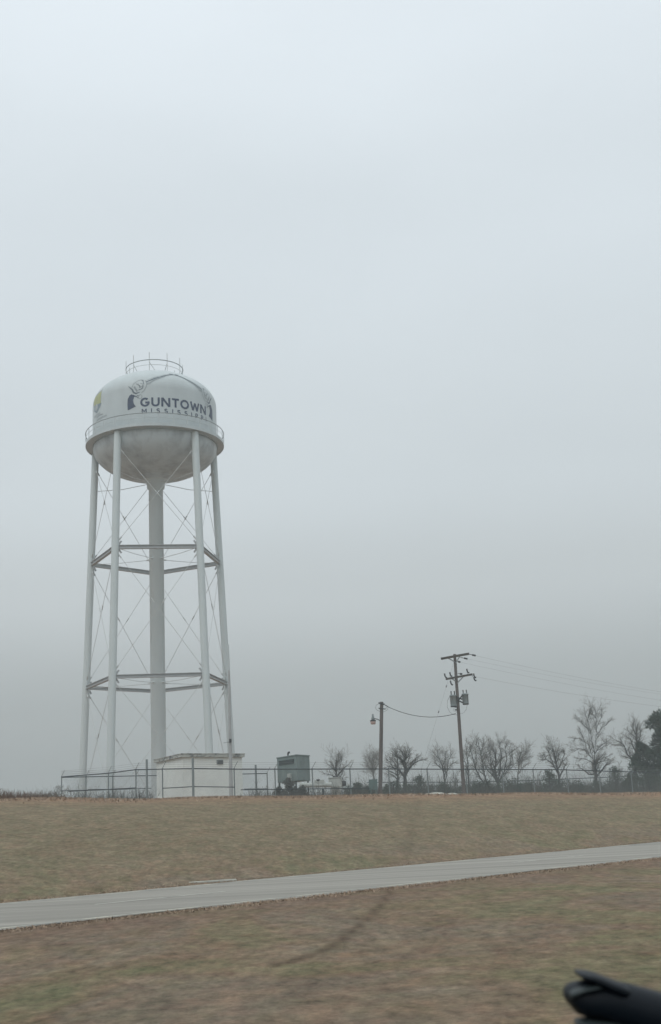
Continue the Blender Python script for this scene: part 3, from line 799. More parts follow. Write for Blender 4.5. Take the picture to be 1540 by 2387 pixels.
pg = plan(735, 84); pz = gz(pg.x, pg.y)
PP = Thing('pump_pipe', (pg.x, pg.y, pz), 'pale horizontal water pipe with a black valve wheel between the enclosure and the pump cabinet', 'pipe')
mb = MB(); mb.tube([at(700, 1830.5, 84), at(772, 1829.5, 84)], 0.17, 14); mb.tube([at(700, 1830, 84), at(703, 1830, 84)], 0.24, 14); mb.tube([at(756, 1829.5, 84), at(759, 1829.5, 84)], 0.23, 14); PP.part('pipe', mb, M_EQL)
for x in (706, 752):
    p = at(x, 1834, 84); mb = MB(); mb.box((p.x, p.y, (p.z + pz) / 2 - 0.1), 0.14, 0.2, p.z - pz); PP.part('pipe_stand', mb, M_EQD)
mb = MB(); mb.tube([at(742, 1826, 84), at(742, 1818, 84)], 0.10, 10); mb.box(at(744, 1822, 84), 0.7, 0.3, 0.22); PP.part('valve_body', mb, M_EQL)
p = at(741, 1818, 83.95); mb = MB(); mb.lathe([(0.0, 0.06), (0.13, 0.04), (0.15, -0.05), (0.06, -0.12), (0.04, -0.3)], 14, tuple(p)); PP.part('valve_wheel', mb, M_DARK)

q0 = at(766, 1815, 84.5); q1 = at(796, 1838, 84.5); cz_ = gz(q0.x, q0.y)
PC = Thing('pump_cabinet', ((q0.x + q1.x) / 2, 84.5, cz_), 'light grey square pump cabinet on a pedestal beside the horizontal pipe', 'cabinet')
mb = MB(); cxx = (at(765.5, 1815, 84.5).x + at(796, 1815, 84.5).x) / 2; wd_ = at(796, 1815, 84.5).x - at(765.5, 1815, 84.5).x
z1_, z0_ = at(780, 1813.5, 84.5).z, at(780, 1834.5, 84.5).z
mb.box((cxx, 84.8, (z0_ + z1_) / 2), wd_, 0.6, z1_ - z0_); PC.part('cabinet_body', mb, M_EQL, bevel=0.03)
mb = MB(); mb.box((cxx, 84.8, z1_ + 0.03), wd_ + 0.1, 0.7, 0.05); PC.part('lid', mb, M_EQL)
mb = MB(); mb.box((cxx + 0.02, 84.8, (z0_ + cz_ - 0.2) / 2), wd_ * 0.72, 0.5, z0_ - cz_ + 0.2 - 0.004); PC.part('pedestal', mb, M_CONC)
mb = MB(); mb.box((cxx - 0.02, 84.75, z1_ + 0.08), 0.25, 0.2, 0.05); PC.part('lifting_lug', mb, M_DARK)
p = at(800.5, 1826, 84.5); mb = MB(); mb.tube([(p.x - 0.14, 84.8, p.z), (p.x + 0.18, 84.8, p.z)], [0.22, 0.17], 14); PC.part('motor', mb, M_DARK)

p0 = at(859, 1817, 94); p1 = at(880, 1841, 94); gzz = gz(p0.x, p0.y)
CB = Thing('meter_cabinet', ((p0.x + p1.x) / 2, 94, gzz), 'dark green meter cabinet at the foot of the light pole', 'cabinet')
mb = MB(); mb.box(((p0.x + p1.x) / 2, 94.2, (p0.z + p1.z) / 2), p1.x - p0.x, 0.35, p0.z - p1.z); cbb = CB.part('cabinet_body', mb, M_CAB, bevel=0.02)
mb = MB(); mb.box(((p0.x + p1.x) / 2, 94.01, (p0.z + p1.z) / 2), (p1.x - p0.x) * 0.86, 0.03, (p0.z - p1.z) * 0.88); CB.part('door', mb, M_CAB, cbb, bevel=0.008)
for s_ in (0.2, 0.8):
    mb = MB(); xx = p0.x + (p1.x - p0.x) * s_; mb.box((xx, 94.2, (p1.z + gzz - 0.3) / 2), 0.09, 0.09, p1.z - gzz + 0.3 - 0.004); CB.part('leg', mb, M_CAB)

# ------------------------------------------------------------------ poles
lb = at(886, 1848, 95); lt = at(889.3, 1636, 95); lg_ = gz(lb.x, lb.y)
LP = Thing('light_pole', (lb.x, lb.y, lg_), 'shorter round wooden pole carrying a small yard lamp on its left', 'pole')
ext = lb + (lb - lt).normalized() * (lb.z - lg_ + 0.4)
mb = MB(); mb.tube([ext, lb, lb.lerp(lt, 0.5), lt], [0.17, 0.165, 0.155, 0.14], 14); LP.part('wood_pole', mb, M_WOOD)
DL = 95.0
mb = MB(); mb.tube([at(888, 1682, DL), at(881, 1677, DL), at(873, 1675, DL), at(869.5, 1674.5, DL)], 0.035, 8); arm_ = LP.part('lamp_arm', mb, M_DARK)
p = at(869, 1675.5, DL)
mb = MB(); mb.lathe([(0.0, 0.38), (0.07, 0.38), (0.08, 0.26), (0.10, 0.12), (0.14, 0.02), (0.12, -0.1), (0.0, -0.1)], 16, tuple(p)); LP.part('lamp_head', mb, M_XFMR, arm_)
p = at(869, 1679, DL); mb = MB(); mb.lathe([(0.06, 0.06), (0.24, 0.0), (0.24, -0.05), (0.18, -0.14)], 20, tuple(p)); LP.part('lamp_shade', mb, M_DARK, arm_)
mb = MB(); mb.lathe([(0.20, -0.08), (0.22, -0.16), (0.18, -0.32), (0.0, -0.34)], 20, tuple(p)); LP.part('lamp_refractor', mb, M_REFR, arm_)
mb = MB(); mb.beam(at(882, 1638.5, 94.9), at(896, 1642, 94.9), 0.12, 0.12); LP.part('top_bracket', mb, M_DARK)
mb = MB(); mb.beam(at(882, 1651, 94.9), at(898, 1653, 94.9), 0.10, 0.08); LP.part('lower_bracket', mb, M_DARK)
mb = MB(); mb.tube([at(883, 1640, 94.8), at(876.5, 1644, 94.7), at(875, 1650, 94.7), at(878, 1655, 94.8), at(886, 1659, 94.8)], 0.018, 5)
mb.tube([at(896, 1642, 94.8), at(904, 1646, 94.7), at(900, 1651, 94.7), at(893, 1653, 94.8)], 0.018, 5)
mb.tube([at(890, 1658, 94.8), at(896, 1659, 94.7), at(903, 1654, 94.7), at(905, 1647.5, 94.7)], 0.015, 5); LP.part('cable_loop', mb, M_WIRE)

DP = 91.0
ub = at(1081, 1848, DP); ut = at(1059.3, 1525, DP); ug = gz(ub.x, ub.y)
ub.x = ut.x + (ub.x - ut.x)
UP = Thing('utility_pole', (ub.x, ub.y, ug), 'taller wooden power pole with two crossarms and two grey transformers', 'pole')
def upz(py): 
    f_ = (py - 1525) / (1848 - 1525); return ut.lerp(ub, f_)
ext = ub + (ub - ut).normalized() * (ub.z - ug + 0.5)
mb = MB(); mb.tube([ext, ub, ub.lerp(ut, 0.5), ut], [0.15, 0.145, 0.128, 0.112], 14); UP.part('wood_pole', mb, M_WOOD)
def P3(px, py, dy=0.0): return at(px, py, DP + dy)
for dy in (-0.22, 0.22):      # double top arm
    mb = MB(); mb.beam(P3(1028.5, 1535.5 - dy * 2, -1.0 + dy), P3(1092, 1524 - dy * 2, 1.0 + dy), 0.11, 0.16); UP.part('crossarm', mb, M_ARM)
mb = MB(); mb.beam(P3(1039.5, 1583, -0.9), P3(1100, 1572, 0.5), 0.12, 0.16); ca2 = UP.part('crossarm', mb, M_ARM)
for a, b2 in ((P3(1043, 1533.5, -0.4), P3(1059, 1542.5, -0.15)), (P3(1072, 1529, 0.3), P3(1062, 1545, -0.13)), (P3(1052, 1582, -0.5), P3(1062.5, 1588, -0.15)), (P3(1080, 1577, 0.2), P3(1065, 1593, -0.13))):
    mb = MB(); mb.beam(a, b2, 0.04, 0.07); UP.part('arm_brace', mb, M_RAIL)
# dead-end insulators
for a, b2 in ((P3(1092, 1524.5, 1.0), P3(1109, 1528.5, 1.2)), (P3(1073, 1532.5, 0.2), P3(1090, 1536, 0.3)), (P3(1062, 1541, 0.1), P3(1073, 1543.5, 0.2)), (P3(1067, 1570, 0), P3(1077, 1571.5, 0.2))):
    mb = MB(); mb.tube([a, b2], 0.025, 6); v = b2 - a
    for f_ in (0.5, 0.62, 0.74, 0.86): mb.tube([a + v * f_, a + v * (f_ + 0.07)], 0.075, 10)
    UP.part('insulator', mb, M_DARK)
# cutouts standing on and hanging under the lower arm
for (x, y, hgt) in ((1036, 1574, 1), (1048.5, 1571, 1), (1088, 1563, 1), (1050, 1591, 1), (1104, 1574, 1), (1104.5, 1582, 0.8)):
    a = P3(x - 0.5, y - 4 * hgt, -0.3); b2 = P3(x + 1.5, y + 4 * hgt, -0.3)
    mb = MB(); mb.tube([a, b2], [0.06, 0.05], 8); mb.tube([b2, b2 + Vector((0.12, 0.05, -0.05))], 0.06, 8)
    e_ = P3(min(max(x, 1041), 1099), 1583 - (min(max(x, 1041), 1099) - 1039.5) * 0.182, -0.2); mb.tube([b2, e_], 0.012, 4)
    UP.part('fuse_cutout', mb, M_DARK)
# transformers
for (cx_, ty, by, r_, dy) in ((1055.5, 1621, 1648, 0.25, -0.25), (1083.5, 1618, 1642.5, 0.245, 0.2)):
    tpn = P3(cx_, ty, dy); bt = P3(cx_ + 1, by, dy)
    prof = [(0.0, 0.06), (r_ * 0.7, 0.05), (r_ + 0.03, 0.0), (r_ + 0.03, -0.06), (r_, -0.07), (r_ * 0.97, -(tpn.z - bt.z) + 0.05)]
    mb = MB(); mb.lathe(prof, 24, tuple(tpn)); tk = UP.part('transformer', mb, M_XFMR)
    mb = MB(); mb.lathe([(r_ * 0.99, 0.07), (r_ * 0.99, 0), (0, 0)], 24, (tpn.x, tpn.y, bt.z)); UP.part('base_rim', mb, M_DARK, tk)
    for k in (-0.13, 0.13):
        mb = MB(); mb.lathe([(0.0, 0.30), (0.05, 0.28), (0.055, 0.22), (0.03, 0.2), (0.055, 0.15), (0.03, 0.12), (0.05, 0.05), (0.05, 0.0)], 10, (tpn.x + k, tpn.y, tpn.z + 0.04)); UP.part('bushing', mb, M_DARK if cx_ < 1070 else M_WIRE, tk)
for (x0, y0, x1, y1) in ((1061, 1624, 1077, 1630), (1061, 1642, 1078, 1620), (1062, 1631, 1079, 1638)):
    mb = MB(); mb.beam(P3(x0, y0, -0.25), P3(x1, y1, 0.0), 0.08, 0.09); UP.part('transformer_bracket', mb, M_DARK)
mb = MB()
mb.tube([P3(1049, 1622, -0.3), P3(1043, 1632, -0.3), P3(1042, 1648, -0.3), P3(1048, 1660, -0.3), P3(1057, 1666, -0.2), P3(1067, 1666, -0.1)], 0.014, 5)
mb.tube([P3(1089, 1640, 0.2), P3(1087, 1653, 0.2), P3(1080, 1662, 0.1), P3(1072, 1664, 0)], 0.012, 5)
mb.tube([P3(1058, 1650, -0.3), P3(1057, 1657, -0.3), P3(1064, 1660, -0.15)], 0.012, 5); UP.part('jumper_wire', mb, M_WIRE)
for y in (1650, 1657):
    mb = MB(); q = upz(y); mb.tube([q + Vector((-0.28, -0.05, 0)), q + Vector((-0.12, -0.05, 0))], 0.05, 8); UP.part('spool_insulator', mb, M_DARK)

def span(name, a, b2, sag, r_, label, cat='wire', m_=M_WIRE, group=None, n=24, knots=()):
    o_ = a
    mb = MB(); pts = []
    for i in range(n + 1):
        f_ = i / n; p = a.lerp(b2, f_); pts.append(Vector((p.x, p.y, p.z - sag * 4 * f_ * (1 - f_))))
    mb.tube(pts, r_, 6)
    for f_ in knots:
        p = a.lerp(b2, f_); mb.tube([p, a.lerp(b2, f_ + 0.012)], 0.05, 6)
    ob = mb.build(name, m_, origin=tuple(a)); tag(ob, label, cat, group); return ob
span('service_cable', at(897, 1644, 94.8), at(1062, 1663.5, DP), 0.55, 0.026, 'sagging black cable strung from the light pole to the power pole', 'cable', M_CABLE)
G_ = 'wires leading off the power pole'
span('power_line', P3(1109, 1528.5, 1.2), at(1760, 1643, 112), 0.35, 0.006, 'uppermost thin wire leaving the right end of the top crossarm', 'wire', group=G_)
span('power_line', P3(1090, 1536, 0.3), at(1760, 1646, 112), 0.35, 0.005, 'second wire down, leaving the middle of the top crossarm', 'wire', group=G_)
span('power_line', P3(1073, 1543.5, 0.2), at(1760, 1662, 112), 0.35, 0.005, 'third wire down, leaving the pole just below the top crossarm', 'wire', group=G_)
span('power_line', P3(1106, 1577, 0.5), at(1760, 1670, 112), 0.35, 0.006, 'lowest faint wire, leaving the right end of the lower crossarm', 'wire', group=G_)
gb = at(955, 1848, 83); span('guy_wire', P3(1057, 1544, -0.1), gb + Vector((0, 0, -0.8)), 0.0, 0.006, 'straight guy wire slanting down to the left from the power pole top', 'guy wire', knots=(0.18, 0.37))

# ------------------------------------------------------------------ trees
def bare_tree(px, py_top, Y, label, width=None, seed=1, leaders=3, fork=0.3, lean=0.0, r0=None, dens=1.0, name='bare_tree', group='bare trees behind the compound', droop=0.0, m1=None, m2=None, nlev=4, wander=0.085):
    rg = random.Random(seed)
    b0 = at(px, 1848, Y); g_ = gz(b0.x, b0.y); b0.z = g_ - 0.15
    topz = at(px, py_top, Y).z; H = topz - g_
    width = width / FP * Y if width else H * 0.6
    r0 = r0 or H * 0.022
    T = Thing(name, (b0.x, b0.y, g_), label, 'tree', group)
    trunk, crown = MB(), MB()
    def grow(p, d, ln, r, lev):
        n = max(3, int(ln / (0.35 if lev < 2 else 0.28))); pts = [p.copy()]; rs = [r]; dirs = [d.copy()]
        st = ln / n
        for i in range(n):
            d = (d + Vector((rg.gauss(0, wander), rg.gauss(0, wander), rg.gauss(0, wander * 0.6) + (0.045 if lev else 0.0) - droop * 0.05))).normalized()
            pts.append(pts[-1] + d * st); rs.append(max(0.0055 if lev > 2 else 0.009, r * (1 - 0.78 * (i + 1) / n))); dirs.append(d.copy())
        (trunk if lev <= 1 else crown).tube(pts, rs, 7 if lev == 0 else (5 if lev == 1 else 3), cap=False)
        if lev >= nlev: return
        nb = {0: 9, 1: 8, 2: 6, 3: 5, 4: 4}[lev]; nb = max(2, int(nb * dens * rg.uniform(0.85, 1.2)))
        lo = {0: fork, 1: 0.22, 2: 0.15, 3: 0.1, 4: 0.1}[lev]
        for k in range(nb):
            f_ = lo + (1 - lo) * (k + rg.random()) / nb; i = min(n, int(f_ * n)); ax = dirs[i]
            perp = ax.orthogonal().normalized(); perp = Matrix.Rotation(rg.uniform(0, 6.283), 3, ax) @ perp
            an = rad(rg.uniform(22, 46) if lev else rg.uniform(30, 55)); nd = (ax * math.cos(an) + perp * math.sin(an)).normalized()
            grow(pts[i], nd, ln * rg.uniform(0.34, 0.56) * (1.25 - 0.55 * f_), max(0.007, rs[i] * 0.58), lev + 1)
    hf = H * fork
    # short bole then several leaders spreading to the crown width
    base_d = Vector((lean, 0, 1)).normalized()
    pts = [b0, b0 + base_d * (hf * 0.5 + 0.15) + Vector((rg.gauss(0, 0.04), 0, 0)), b0 + base_d * (hf + 0.15)]
    trunk.tube(pts, [r0 * 1.25, r0, r0 * 0.85], 9)
    for k in range(leaders):
        a = 2 * math.pi * (k + rg.uniform(0, 0.5)) / leaders
        sp_ = (0 if k == 0 else 1) * width / 2 * 0.62 / max(0.5, (H - hf))
        dv = Vector((math.cos(a) * sp_ * (1.0 if k % 2 else -1.0), math.sin(a) * sp_ * 0.8, 1)).normalized()
        grow(pts[-1] - Vector((0, 0, 0.1 * k)), (dv + Vector((lean * 0.6, 0, 0))).normalized(), (H - hf) * (0.97 if k == 0 else rg.uniform(0.72, 0.92)), r0 * (0.8 if k == 0 else 0.6), 1 if k else 0)
    T.part('trunk', trunk, m1 or M_BARK); T.part('crown', crown, m2 or M_TWIG)
    return T


CROPS = {'a': (1820, 2280, 4.4), 'b': (1420, 2300, 2.0533), 'c': (1150, 2100, 3.08), 'd': (860, 2450, 3.85)}


def limb_tree(crop, limbs, Y, label, r0, seed, twig=1.0, per=9, spread=1.0, dark=M_BARK, light=M_TWIG, cut=(0.30, 0.75)):
    """bare tree whose main limbs were drawn by eye; each limb gets its own depth, then side branches and twigs"""
    rg = random.Random(seed); ox, oy, k_ = CROPS[crop]
    def D(p): return ((ox + p[0] / k_) / 1.40909, (oy + p[1] / k_) / 1.40909)
    unit = Y / FP / 1.40909 / k_                      # metres per crop unit
    root = at(*D(limbs[0][0]), Y); g_ = gz(root.x, root.y)
    T = Thing('bare_tree', (root.x, root.y, g_), label, 'tree', 'bare trees behind the compound')
    trunk, boughs, crown = MB(), MB(), MB()
    placed = []
    def side(p, d, ln, r, lev):
        n = max(3, int(ln / 0.22)); pts = [p.copy()]; rs = [r]; st = ln / n; ds = [d.copy()]
        for i in range(n):
            d = (d + Vector((rg.gauss(0, 0.11), rg.gauss(0, 0.11), rg.gauss(0, 0.09) + 0.05))).normalized()
            pts.append(pts[-1] + d * st); ds.append(d.copy()); rs.append(max(0.005, r * (1 - 0.8 * (i + 1) / n)))
        (boughs if lev == 0 else crown).tube(pts, rs, 4 if lev == 0 else 3, cap=False)
        if lev >= 2: return
        nb = max(2, int((6 if lev == 0 else 4) * twig * rg.uniform(0.8, 1.2)))
        for q in range(nb):
            f_ = 0.2 + 0.8 * (q + rg.random()) / nb; i = min(n, int(f_ * n)); ax = ds[i]
            pp = Matrix.Rotation(rg.uniform(0, 6.283), 3, ax) @ ax.orthogonal().normalized(); an = rad(rg.uniform(22, 50))
            side(pts[i], (ax * math.cos(an) + pp * math.sin(an)).normalized(), ln * rg.uniform(0.4, 0.65), max(0.006, rs[i] * 0.6), lev + 1)
    for li, lm in enumerate(limbs):
        start_dy = 0.0; r = r0 * 1.05
        if li:   # take depth and thickness from the nearest point already built
            bx = min(placed, key=lambda t: (t[0] - lm[0][0]) ** 2 + (t[1] - lm[0][1]) ** 2); start_dy = bx[2]; r = bx[3] * 0.72
        end_dy = start_dy + rg.uniform(-1, 1) * spread * len(lm) * 0.35 if li else 0.25
        fine = []
        m_ = len(lm) - 1
        for i in range(m_):
            for q in range(5):
                f_ = q / 5; g = (i + f_) / m_
                x = lm[i][0] + (lm[i + 1][0] - lm[i][0]) * f_; y = lm[i][1] + (lm[i + 1][1] - lm[i][1]) * f_
                if i + q: x += rg.gauss(0, 2.0 * k_ / 4); y += rg.gauss(0, 1.2 * k_ / 4)
                fine.append((x, y, start_dy + (end_dy - start_dy) * g, g))
        fine.append((lm[-1][0], lm[-1][1], end_dy, 1.0))
        pts = [at(*D((x, y)), Y + d_) for x, y, d_, g in fine]
        if li == 0: pts[0] = Vector((pts[0].x, pts[0].y, g_ - 0.3))
        rs = [max(0.024, r * (1 - (0.80 if len(lm) > 2 else 0.5) * g)) for *_q, g in fine]
        trunk.tube(pts, rs, 8 if li == 0 else 6, cap=False)
        for (x, y, d_, g), rr in zip(fine, rs): placed.append((x, y, d_, rr))
        L_ = sum((b2 - a).length for a, b2 in zip(pts[:-1], pts[1:]))
        nb = int(per * L_ / 2.2 * twig) + 2
        for q in range(nb):
            g = (0.35 if li == 0 else 0.12) + (0.88 if li else 0.62) * (q + rg.random()) / nb; g = min(g, 1.0)
            i = min(len(pts) - 2, int(g * (len(pts) - 1))); ax = (pts[i + 1] - pts[i]).normalized()
            pp = Matrix.Rotation(rg.uniform(0, 6.283), 3, ax) @ ax.orthogonal().normalized(); an = rad(rg.uniform(28, 58))
            dv = (ax * math.cos(an) + pp * math.sin(an) + Vector((0, 0, 0.15))).normalized()
            side(pts[i], dv, min(1.5, max(0.45, L_ * rg.uniform(*cut) * 0.55)), max(0.012, rs[i] * 0.40), 0)
        for q in range(3):
            ax = (pts[-1] - pts[-2]).normalized(); side(pts[-1], (ax + Vector((rg.gauss(0, .3), rg.gauss(0, .3), 0.1))).normalized(), 0.6, 0.012, 1)
    tk = T.part('trunk', trunk, dark); T.part('branches', boughs, dark if dark is M_BARK else light, tk); T.part('crown', crown, light)
    return T


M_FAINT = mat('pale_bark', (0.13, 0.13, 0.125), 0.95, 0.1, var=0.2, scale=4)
limb_tree('a', [[(615, 1440), (600, 1210), (590, 1060), (585, 960)], [(585, 960), (580, 860), (592, 740), (600, 600), (612, 480), (605, 350), (600, 260), (590, 215)],
  [(580, 860), (560, 740), (535, 620), (515, 500), (480, 390), (440, 260)], [(575, 960), (510, 880), (470, 790), (440, 690), (415, 620), (370, 545)],
  [(560, 930), (540, 860), (510, 780), (490, 720)], [(590, 860), (640, 780), (700, 720), (755, 690)], [(588, 840), (650, 800), (720, 750), (770, 735)],
  [(602, 600), (640, 560), (690, 480), (740, 455), (785, 400)], [(588, 1030), (520, 970), (430, 930), (355, 930)], [(540, 920), (470, 860), (440, 800), (350, 790), (285, 830)],
  [(590, 985), (650, 950), (710, 920), (775, 900)], [(592, 1015), (660, 980), (730, 960), (810, 945)], [(515, 570), (480, 500), (400, 420), (335, 370)],
  [(612, 480), (650, 400), (680, 330), (688, 265)], [(435, 690), (350, 640), (280, 640)], [(595, 1160), (500, 1160), (400, 1080), (365, 1060)], [(605, 1200), (680, 1110), (740, 1030), (820, 1000)],
  [(600, 350), (560, 290), (540, 240)], [(480, 390), (500, 300), (520, 250)]], 118, 'tallest bare tree, with upright limbs, standing alone right of the power pole', 0.20, 1, per=9)
limb_tree('a', [[(1180, 1440), (1180, 1200), (1182, 1000), (1185, 850), (1195, 720), (1190, 600), (1200, 440)], [(1180, 1100), (1120, 940), (1050, 860), (1020, 760), (960, 700), (865, 655)],
  [(1185, 850), (1140, 760), (1100, 640), (1020, 600)], [(1120, 940), (1030, 910), (955, 880)], [(1195, 720), (1250, 600), (1240, 500)], [(1190, 600), (1130, 500), (1150, 430)], [(1190, 640), (1090, 560), (1060, 520)], [(1020, 760), (960, 740), (890, 740)]],
  124, 'bare tree with a wide left limb, half hidden by the dark pines', 0.17, 2, per=8)
limb_tree('b', [[(858, 600), (850, 500), (835, 430), (820, 350), (800, 335)], [(850, 500), (810, 430), (770, 400), (730, 400)], [(845, 470), (870, 420), (900, 390)], [(835, 430), (850, 380), (870, 345)],
  [(822, 450), (790, 370), (780, 345)], [(856, 520), (890, 450), (900, 430)], [(830, 400), (835, 360), (830, 335)], [(770, 400), (750, 370), (735, 375)], [(870, 420), (890, 360), (885, 350)]],
  116, 'small round-headed bare tree just left of the tallest one', 0.12, 3, per=10, cut=(0.2, 0.5))
limb_tree('b', [[(440, 600), (440, 560), (420, 470), (430, 400), (410, 330)], [(440, 560), (410, 500), (395, 430), (385, 360)], [(440, 560), (455, 470), (465, 380), (450, 300), (455, 285)],
  [(440, 560), (480, 490), (500, 400), (490, 330), (500, 295)], [(440, 550), (500, 480), (540, 400), (530, 320)], [(445, 550), (520, 470), (580, 400), (600, 355)], [(430, 540), (370, 470), (350, 440)],
  [(480, 490), (525, 420), (520, 360), (560, 330)], [(400, 450), (370, 400), (360, 370)]],
  120, 'broad many-stemmed bare tree right of the power pole', 0.17, 4, per=9, cut=(0.2, 0.55))
limb_tree('b', [[(372, 600), (370, 570), (350, 500), (340, 440), (325, 360), (310, 285)], [(337, 420), (370, 340), (385, 290)], [(326, 370), (340, 320), (345, 275)], [(320, 340), (300, 300), (298, 275)], [(350, 400), (390, 350), (400, 310)]],
  128, 'slim bare tree between the power pole and the broad many-stemmed tree', 0.11, 5, per=9)
limb_tree('b', [[(245, 600), (245, 550), (240, 480), (235, 400), (225, 290)], [(240, 480), (215, 400), (205, 370)], [(235, 400), (255, 340), (268, 300)]], 114, 'narrow bare tree rising immediately right of the power pole', 0.09, 6, per=7, cut=(0.15, 0.3))
limb_tree('b', [[(360, 600), (355, 570), (320, 520), (290, 460), (270, 380), (248, 310)], [(290, 460), (300, 400), (290, 350)]], 112, 'thin tree leaning left, second trunk right of the power pole', 0.09, 7, per=6, cut=(0.15, 0.3))
limb_tree('b', [[(88, 600), (80, 530), (70, 460), (50, 400), (20, 370)], [(85, 560), (100, 470), (110, 400), (130, 365)], [(82, 520), (85, 440), (88, 350)], [(75, 480), (40, 440), (10, 420)], [(100, 470), (130, 430), (150, 420)]],
  126, 'faint fan-shaped bare tree left of the power pole', 0.09, 8, per=9)
limb_tree('c', [[(555, 1560), (555, 1500), (555, 1400), (560, 1300), (545, 1230), (560, 1180), (548, 1150)], [(555, 1400), (490, 1320), (440, 1300), (380, 1280)], [(550, 1240), (500, 1200), (445, 1165)],
  [(560, 1370), (600, 1300), (650, 1250), (690, 1230), (740, 1220)], [(558, 1300), (520, 1230), (470, 1180), (460, 1155)], [(605, 1290), (620, 1240), (680, 1195)], [(550, 1230), (590, 1180), (590, 1150)], [(440, 1300), (400, 1240), (370, 1220)]],
  108, 'crooked wide-crowned bare tree just right of the light pole', 0.19, 9, per=11, cut=(0.2, 0.5))
limb_tree('c', [[(482, 1560), (480, 1480), (480, 1350), (475, 1200), (455, 1175)], [(480, 1380), (420, 1340), (370, 1320)], [(478, 1300), (430, 1230), (400, 1200)], [(480, 1420), (430, 1370), (390, 1370)]],
  112, 'smaller crooked bare tree whose trunk stands next to the light pole', 0.12, 10, per=10, cut=(0.2, 0.45))
limb_tree('c', [[(235, 1500), (235, 1420), (230, 1330), (220, 1250), (230, 1170)], [(230, 1340), (190, 1290), (160, 1230)], [(235, 1350), (270, 1280), (290, 1200)], [(225, 1280), (200, 1220), (185, 1200)]],
  140, 'faint pale bare tree seen just left of the light pole', 0.08, 11, per=9, dark=M_FAINT)
limb_tree('d', [[(945, 640), (943, 450), (935, 340), (932, 250), (945, 170)], [(943, 420), (990, 330), (1040, 280), (1090, 240)], [(935, 330), (890, 280), (830, 230)], [(945, 450), (985, 400), (1015, 350)],
  [(960, 380), (1000, 220), (1010, 150)], [(938, 400), (880, 370), (790, 350)], [(940, 500), (1000, 450), (1020, 400)]], 104, 'young bare tree growing behind the pump cabinet', 0.11, 12, per=8)
limb_tree('b', [[(573, 600), (575, 530), (580, 440), (600, 390), (640, 350)], [(590, 420), (630, 400), (660, 380)], [(580, 440), (590, 380), (600, 350)], [(578, 500), (610, 450), (640, 430)]],
  134, 'faint bare tree at the right side of the broad many-stemmed one', 0.09, 13, per=9, dark=M_FAINT)
limb_tree('d', [[(1455, 560), (1420, 400), (1400, 280), (1410, 130)], [(1415, 360), (1360, 300), (1330, 230)], [(1405, 300), (1440, 220), (1450, 150)], [(1420, 400), (1370, 330), (1290, 330)]], 150, 'palest bare tree left of the light pole, farthest away', 0.07, 14, per=8, dark=M_FAINT)
bare_tree(1062, 1800, 118, 'low thin sapling hugging the left side of the power pole', 30, 83, 3, 0.25, dens=0.7, r0=0.05, nlev=3)
bare_tree(1440, 1780, 112, 'low leafless sapling between the tallest tree and the pines', 60, 91, 4, 0.2, dens=0.8, r0=0.06, nlev=3)
bare_tree(1256, 1800, 112, 'short twiggy sapling beside a fence post left of the round-headed tree', 50, 93, 4, 0.15, dens=0.8, r0=0.05, nlev=3)
bare_tree(120, 1831, 170, 'distant bluish bare tree left of the fence corner post', 60, 33, 6, 0.15, dens=0.9, r0=0.10, group=None)


